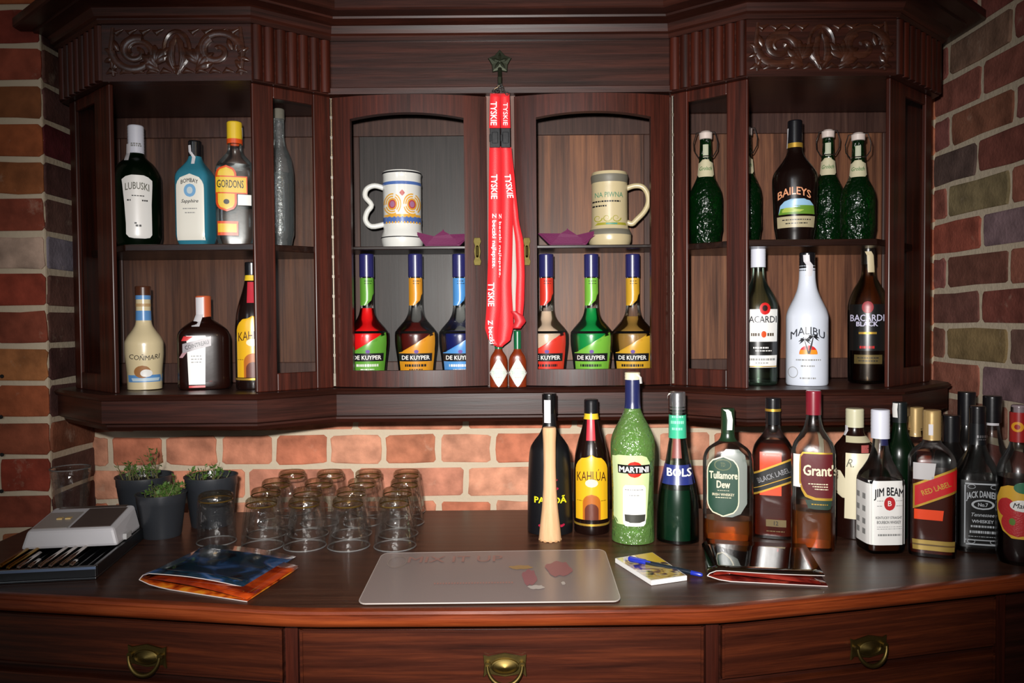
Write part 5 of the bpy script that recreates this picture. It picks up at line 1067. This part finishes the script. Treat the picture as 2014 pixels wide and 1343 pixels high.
# ------------------------------------------------------------------ magazines, mat, notepad, pen
def ribbon_sheet(name, curve, ext, mat, parent, th=.0008):
    mb = MB(); mb.grid([[Vector(c) + Vector(ext) * (j / 6) for c in curve] for j in range(7)]); o = mb.build(name, mat, parent, smooth=True); s = o.modifiers.new('paper', 'SOLIDIFY'); s.thickness = th; s.offset = 1; return o
def picture_mat(name, cols, scale, rough=.12):
    m, N, L_ = newmat(name); o = N.new('ShaderNodeOutputMaterial'); p = N.new('ShaderNodeBsdfPrincipled'); L_.new(p.outputs[0], o.inputs[0])
    t = N.new('ShaderNodeTexCoord'); n = N.new('ShaderNodeTexNoise'); n.inputs['Scale'].default_value = scale; n.inputs['Detail'].default_value = 2; n.inputs['Distortion'].default_value = 1.2
    r = N.new('ShaderNodeValToRGB'); r.color_ramp.interpolation = 'B_SPLINE'; e = r.color_ramp.elements; e[0].position = .3; e[0].color = hexc(cols[0]); e[1].position = .75; e[1].color = hexc(cols[-1])
    for i, c_ in enumerate(cols[1:-1]): q = e.new(.3 + .45 * (i + 1) / (len(cols) - 1)); q.color = hexc(c_)
    L_.new(t.outputs['Object'], n.inputs['Vector']); L_.new(n.outputs['Fac'], r.inputs[0]); L_.new(r.outputs[0], p.inputs['Base Color']); p.inputs['Roughness'].default_value = rough; p.inputs['Coat Weight'].default_value = .8; p.inputs['Coat Roughness'].default_value = .05
    return m
def sag(a, b, n=8, bulge=0., lift=0.):
    out = []
    for i in range(n + 1): t = i / n; q = a.lerp(b, t); out.append(Vector((q.x, q.y, q.z + bulge * math.sin(PI * t) + lift * t)))
    return out
# left magazine: bent over itself, fold at the left
Z = TOP + .001
a = at_z(274, 1150, Z); c_ = at_z(486, 1183, Z); bk = at_z(588, 1117, Z); ext = bk - c_; ext.z = 0
mg_ = thing('magazine', 'folded glossy magazine with orange page and dark blue cover on the left', 'magazine', (0, 0, 0))
low = sag(a, c_, 10); low[0].z += .008; low[1].z += .003; low[2].z += .001
ribbon_sheet('lower_page', low, ext, picture_mat('orange_page', ['2a0a04', '7c2408', 'b85014', 'c88820', '8c240c'], 26), mg_)
up = [a + Vector((0, 0, .008)), a + Vector((.006, 0, .015))] + sag(a.lerp(c_, .1) + Vector((0, 0, .02)), at_z(484, 1157, Z + .004) + Vector((0, 0, .001)), 9, .004)
ribbon_sheet('top_cover', up, ext, picture_mat('blue_cover', ['08080c', '0c2c3c', '101418', '1c4c7c', '6a5c50'], 20), mg_)
mid = [a + Vector((.01, 0, .009))] + sag(a.lerp(c_, .15) + Vector((0, 0, .012)), c_ + Vector((0, 0, .003)), 8, .003); ribbon_sheet('inner_page', mid, ext, picture_mat('dark_orange_page', ['280804', '8c2408', 'c85010'], 18), mg_, .0005)
mb = MB(); mb.tube(low, .0008, 6); mb.tube(up, .0007, 6); mb.build('white_page_edge', flat('page_edge', 'c8bcb8', .5), mg_)
# right magazine
a = at_z(1391, 1141, Z); c_ = at_z(1628, 1153, Z); bl_ = at_z(1390, 1078, Z); ext = bl_ - a; ext.x *= .8; ext.z = 0
mg2 = thing('magazine', 'folded magazine with mirror dark cover in front of the green label whiskey', 'magazine', (0, 0, 0))
low = sag(a, c_, 10); low[0].z += .007; low[1].z += .002
ribbon_sheet('lower_page', low, ext, picture_mat('maroon_page', ['1c0606', '5c1410', '8c3424'], 20), mg2)
up = [a + Vector((0, 0, .007)), a + Vector((.004, 0, .011)), a + Vector((.014, 0, .0145))] + sag(a.lerp(c_, .12) + Vector((0, 0, .016)), at_z(1622, 1132, Z + .008), 9, -.001)
ribbon_sheet('top_cover', up, ext, picture_mat('black_cover', ['040404', '0a0605', '140a06', '1c1408', '060504'], 14, .03), mg2)
mb = MB(); mb.tube(low, .0008, 6); mb.tube(up, .0007, 6); mb.build('white_page_edge', flat('page_edge', 'c8bcb8', .5), mg2)
ribbon_sheet('inner_page', [a + Vector((.01, 0, .008))] + sag(a.lerp(c_, .2) + Vector((0, 0, .0115)), c_ + Vector((-.01, 0, .003)), 8, .0), ext, picture_mat('red_page', ['3a0806', '7c1c12', 'a0382c'], 18), mg2, .0005)
# bar mat
q = [at_z(*p, Z) for p in ((703, 1190), (1222, 1184), (1189, 1082), (752, 1090))]
mat_t = thing('bar_mat', 'frosted plastic bar mat with faint mixing slogan in the middle of the counter', 'mat', (0, 0, 0))
def uv(u, v, z=Z): p = q[0].lerp(q[1], u).lerp(q[3].lerp(q[2], u), v); return Vector((p.x, p.y, z))
out = []
for cu_, cv, a0 in ((.97, .08, -90), (.97, .92, 0), (.03, .92, 90), (.03, .08, 180)):
    for i in range(6): a_ = math.radians(a0 + 18 * i); out.append((cu_ + .03 * math.cos(a_), cv + .08 * math.sin(a_)))
wave = lambda u, v: .0005 * (1 + math.sin(u * 9 + 1)) * (1 if v < .5 else .6)
n = len(out); top_ = [uv(u, v, Z + .0015 + wave(u, v)) for u, v in out]; bot_ = [uv(u, v, Z - .0005 + wave(u, v)) for u, v in out]
mb = MB(); mb.add(top_ + bot_, [tuple(range(n)), tuple(range(2 * n - 1, n - 1, -1))] + [(i, n + i, n + (i + 1) % n, (i + 1) % n) for i in range(n)])
sheet = mb.build('frosted_sheet', glass('frosted_plastic', (.6, .55, .54), (.55, .5, .5), rough=.22, diff=.66, dcol=(.33, .26, .24), blend=.5), mat_t)
mb = MB(); mb.tube([p - Vector((0, 0, .0008)) for p in top_], .0011, 6, closed=True); mb.build('pale_rim', flat('mat_rim', 'a09690', .35), mat_t)
def mtext(s, u, v, w, h, mat, nm, bold=0.):
    vs, fs = text_pts(s, bold); mb = MB(); mb.add([uv(u + x * w, v + y * h, Z + .0030 + dd) for x, y, dd in vs], fs); return mb.build(nm, mat, mat_t)
mp = flat('mat_print_pink', '8e6a62', .4); mtext('MIX IT UP', .335, .82, .41, .13, mp, 'slogan', .01)
mb = MB()
for i in range(24): a1, a2 = 2 * PI * i / 24, 2 * PI * (i + 1) / 24; mb.grid([[uv(.085 + r * .042 * math.cos(x), .78 + r * .13 * math.sin(x), Z + .0030) for x in (a1, a2)] for r in (.9, 1)])
mb.build('round_logo', flat('mat_print_grey', '84766c', .4), mat_t)
mb = MB()
for x in range(28): mb.grid([[uv(.27 + x * .0115 + d, v, Z + .0030) for d in (0, .007)] for v in (.31, .34)])
mb.build('small_print', mp, mat_t)
def blob(u, v, ru, rv, mat, nm):
    mb = MB(); vs = [uv(u, v, Z + .0030)] + [uv(u + ru * math.cos(2 * PI * i / 20) * (1 + .15 * math.sin(5 * i)), v + rv * math.sin(2 * PI * i / 20) * (1 + .15 * math.cos(4 * i)), Z + .0030) for i in range(20)]
    mb.add(vs, [(0, 1 + i, 1 + (i + 1) % 20) for i in range(20)]); mb.build(nm, mat, mat_t)
mr = flat('mat_print_red', '86565a', .45); blob(.78, .58, .055, .15, mr, 'fruit_print'); blob(.655, .42, .03, .15, mr, 'fruit_print'); blob(.62, .62, .05, .04, flat('mat_print_tan', '94764c', .45), 'leaf_print'); blob(.68, .235, .033, .035, flat('mat_print_white', 'a8a09a', .4), 'glass_print'); blob(.79, .3, .008, .03, flat('mat_print_white', 'a8a09a'), 'dot_print')
# notepad and pen
q4 = [at_z(*p, TOP + .0005) for p in ((1210, 1106), (1281, 1151), (1351, 1141), (1283, 1094))]
np_ = thing('notepad', 'small glued notepad with colourful cover lying right of the bar mat', 'notepad', (0, 0, 0))
mb = MB(); mb.add([v for v in q4] + [v + Vector((0, 0, .007)) for v in q4], [(0, 1, 2, 3)[::-1], (4, 5, 6, 7), (0, 1, 5, 4), (1, 2, 6, 5), (2, 3, 7, 6), (3, 0, 4, 7)]); mb.build('paper_block', paper, np_)
mb = MB(); ins = [v.lerp((q4[0] + q4[2]) / 2, .04) + Vector((0, 0, .0074)) for v in q4]; mb.add(ins, [(0, 1, 2, 3)]); pc = mb.build('printed_cover', picture_mat('notepad_cover', ['1c1c14', '5c3c5c', 'd8b83c', 'c8b898', '4c5c2c'], 45), np_)
mb = MB(); mb.add([ins[3] + Vector((0, 0, .0004)), ins[3].lerp(ins[0], .5) + Vector((0, 0, .0004)), ins[3].lerp(ins[0], .45).lerp(ins[2].lerp(ins[1], .5), .35) + Vector((0, 0, .0004)), ins[3].lerp(ins[2], .45) + Vector((0, 0, .0004))], [(0, 1, 2, 3)]); mb.build('yellow_panel', flat('cover_yellow', 'd0b030', .3, coat=.5), pc)
p0 = at_z(1236, 1098, TOP + .014); p1 = at_z(1382, 1131, TOP + .0035); d = (p1 - p0)
pen = thing('ballpoint_pen', 'blue capped ballpoint pen lying across the notepad', 'pen', (0, 0, 0))
mb = MB(); mb.tube([p0.lerp(p1, t_) for t_ in (.2, .3, .85)], .0036, 10); mb.build('barrel', glass('pen_plastic', (.3, .4, .45), (.1, .12, .15), diff=.4, dcol=(.02, .03, .05)), pen, smooth=True)
mb = MB(); mb.tube([p0, p0.lerp(p1, .02), p0.lerp(p1, .24), p0.lerp(p1, .25)], [.003, .0048, .0045, .003], 10); mb.box(-.0008, .0008, 0, .001, 0, .001, Matrix.Translation(p0)); mb.tube([p0.lerp(p1, .02) + Vector((0, -.004, .003)), p0.lerp(p1, .3) + Vector((0, -.004, .003))], .0012, 6)
bluep = flat('pen_blue', '1c2c9c', .25, coat=.5); mb.build('pen_cap', bluep, pen, smooth=True)
mb = MB(); mb.tube([p0.lerp(p1, t_) for t_ in (.84, .85, .97, 1)], [.003, .0038, .0034, .002], 10); mb.build('end_plug', bluep, pen, smooth=True)

# ------------------------------------------------------------------ lanyard hanging from the star hook
ln = thing('lanyard', 'bunch of red lettered lanyards hanging from the star hook between the doors', 'lanyard', (0, 0, 0))
redf = flat('red_ribbon', 'd41c24', .5, bump=.15, bscale=600, sheen=.2); whitef = flat('ribbon_print', 'ecdcdc', .5); greyf = flat('ribbon_back', 'b0a49c', .6)
def ribbon(pts, mat, nm, Y0, th=.0009, parent=None):
    """pts: (picture x left, picture x right, picture y, depth offset)"""
    P2 = []
    for a_, b_ in zip(pts, pts[1:]):
        for i in range(4): t_ = i / 4; s_ = t_ * t_ * (3 - 2 * t_) * .5 + t_ * .5; P2.append([a_[k] + (b_[k] - a_[k]) * (s_ if k != 2 else t_) for k in range(4)])
    P2.append(list(pts[-1])); mb = MB(); rows = []
    for l_, r_, y, dd in P2:
        A_ = at_y(l_, y, Y0 + dd); B_ = at_y(r_, y, Y0 + dd); rows.append([A_, A_.lerp(B_, .5) + Vector((0, -.0006, 0)), B_])
    mb.grid(rows); o = mb.build(nm, mat, parent or ln, smooth=True); s = o.modifiers.new('cloth', 'SOLIDIFY'); s.thickness = th; return o
Y1 = 1.556
ribbon([(964, 985, 184, .0), (963, 984, 215, .0), (962, 984, 252, 0)], redf, 'strap', Y1); ribbon([(984, 1002, 184, .002), (984, 1003, 215, .002), (985, 1004, 252, .002)], redf, 'strap', Y1)
ribbon([(963, 984, 288, .0), (962, 986, 300, 0), (961, 986, 400, 0), (960, 987, 500, 0), (957, 986, 600, 0), (954, 980, 645, 0), (960, 978, 666, 0), (972, 982, 680, 0)], redf, 'strap', Y1)
ribbon([(984, 1004, 288, .002), (985, 1006, 300, .002), (985, 1010, 390, .002), (984, 1008, 480, .002), (978, 1006, 560, .002), (978, 1010, 640, .002), (978, 1004, 668, .002), (976, 988, 682, .002)], redf, 'strap', Y1)
ribbon([(996, 1006, 290, .005), (1000, 1014, 370, .005), (1008, 1020, 430, .006), (1014, 1030, 480, .006), (1016, 1032, 540, .006), (1014, 1031, 590, .006), (1014, 1028, 625, .004)], redf, 'strap', Y1)
ribbon([(1006, 1013, 400, .009), (1004, 1016, 470, .009), (1003, 1018, 540, .009), (1005, 1018, 622, .009)], greyf, 'strap', Y1)
o = ribbon([(1004, 1016, 612, -.001), (1010, 1030, 622, -.001), (1012, 1034, 632, -.001), (1008, 1024, 646, -.001)], flat('red_ribbon_dark', 'b41c24', .5), 'strap_knot', Y1)
mb = MB()
for (l_, r_) in ((963, 984), (985, 1004)):
    A_ = at_y(l_, 252, Y1 - .004); B_ = at_y(r_, 290, Y1 - .004); mb.box(A_.x, B_.x, Y1 - .005, Y1 + .004, B_.z, A_.z)
    cx_ = (A_.x + B_.x) / 2; mb.box(cx_ - .006, cx_ + .006, Y1 - .007, Y1 - .005, B_.z + .008, A_.z - .008); mb.box(A_.x - .001, A_.x + .003, Y1 - .006, Y1 + .003, B_.z + .012, A_.z - .012)
mb.build('buckle', flat('buckle_plastic', '0c0e12', .25, coat=.4), ln, bevel=.0015)
mb = MB(); hkp = at_y(983, 168, Y1 + .004)
for dx, y in ((-12, 180), (-4, 178), (6, 179), (14, 184)):
    a_ = at_y(983 + dx, y, Y1 + .001); mb.tube([(hkp.x + (a_.x - hkp.x) * t_ + .002 * math.sin(6 * t_), Y1 + .004 - .003 * t_, hkp.z + .004 + (a_.z - hkp.z - .004) * t_) for t_ in (0, .35, .7, 1)], .0014, 8)
    mb.tube([(a_.x + .0032 * math.cos(q_), a_.y, a_.z + .0032 * math.sin(q_)) for q_ in [i * PI / 5 for i in range(10)]], .0011, 6, closed=True)
mb.tube([(hkp.x + .0045 * math.cos(q_), hkp.y, hkp.z + .0045 * math.sin(q_)) for q_ in [i * PI / 6 for i in range(12)]], .0012, 6, closed=True)
mb.build('metal_clips', chrome, ln, smooth=True)
def vtext(s, cx_, y0, y1, w, tilt=0., Yo=-.0022, bold=.02):
    """lettering that reads downwards"""
    vs, fs = text_pts(s, bold); mb = MB(); out = []
    for x, y, dd in vs:
        py = y0 + (x + .5) * (y1 - y0); px = cx_ + y * w + tilt * (x); v = at_y(px, py, Y1 + Yo - dd); out.append(v)
    mb.add(out, fs); mb.build('ribbon_lettering', whitef, ln)
vtext('TYSKIE', 971, 200, 246, 12); vtext('TYSKIE', 994, 202, 246, 9, Yo=-.0004, bold=0); vtext('TYSKIE', 972, 343, 391, 12); vtext('TYSKIE', 1001, 343, 389, 12, tilt=6, Yo=-.0004)
vtext('Z beczki najlepsze.', 971, 420, 527, 10); vtext('Z beczki najlepsze.', 983, 420, 545, 6, bold=0); vtext('TYSKIE', 966, 556, 602, 12); vtext('Z beczki', 966, 630, 676, 9, tilt=4)

# ------------------------------------------------------------------ done
for o in list(C.objects):
    if o.type == 'MESH' and o.parent is None and 'kind' not in o and 'label' not in o: print('unlabelled', o.name)
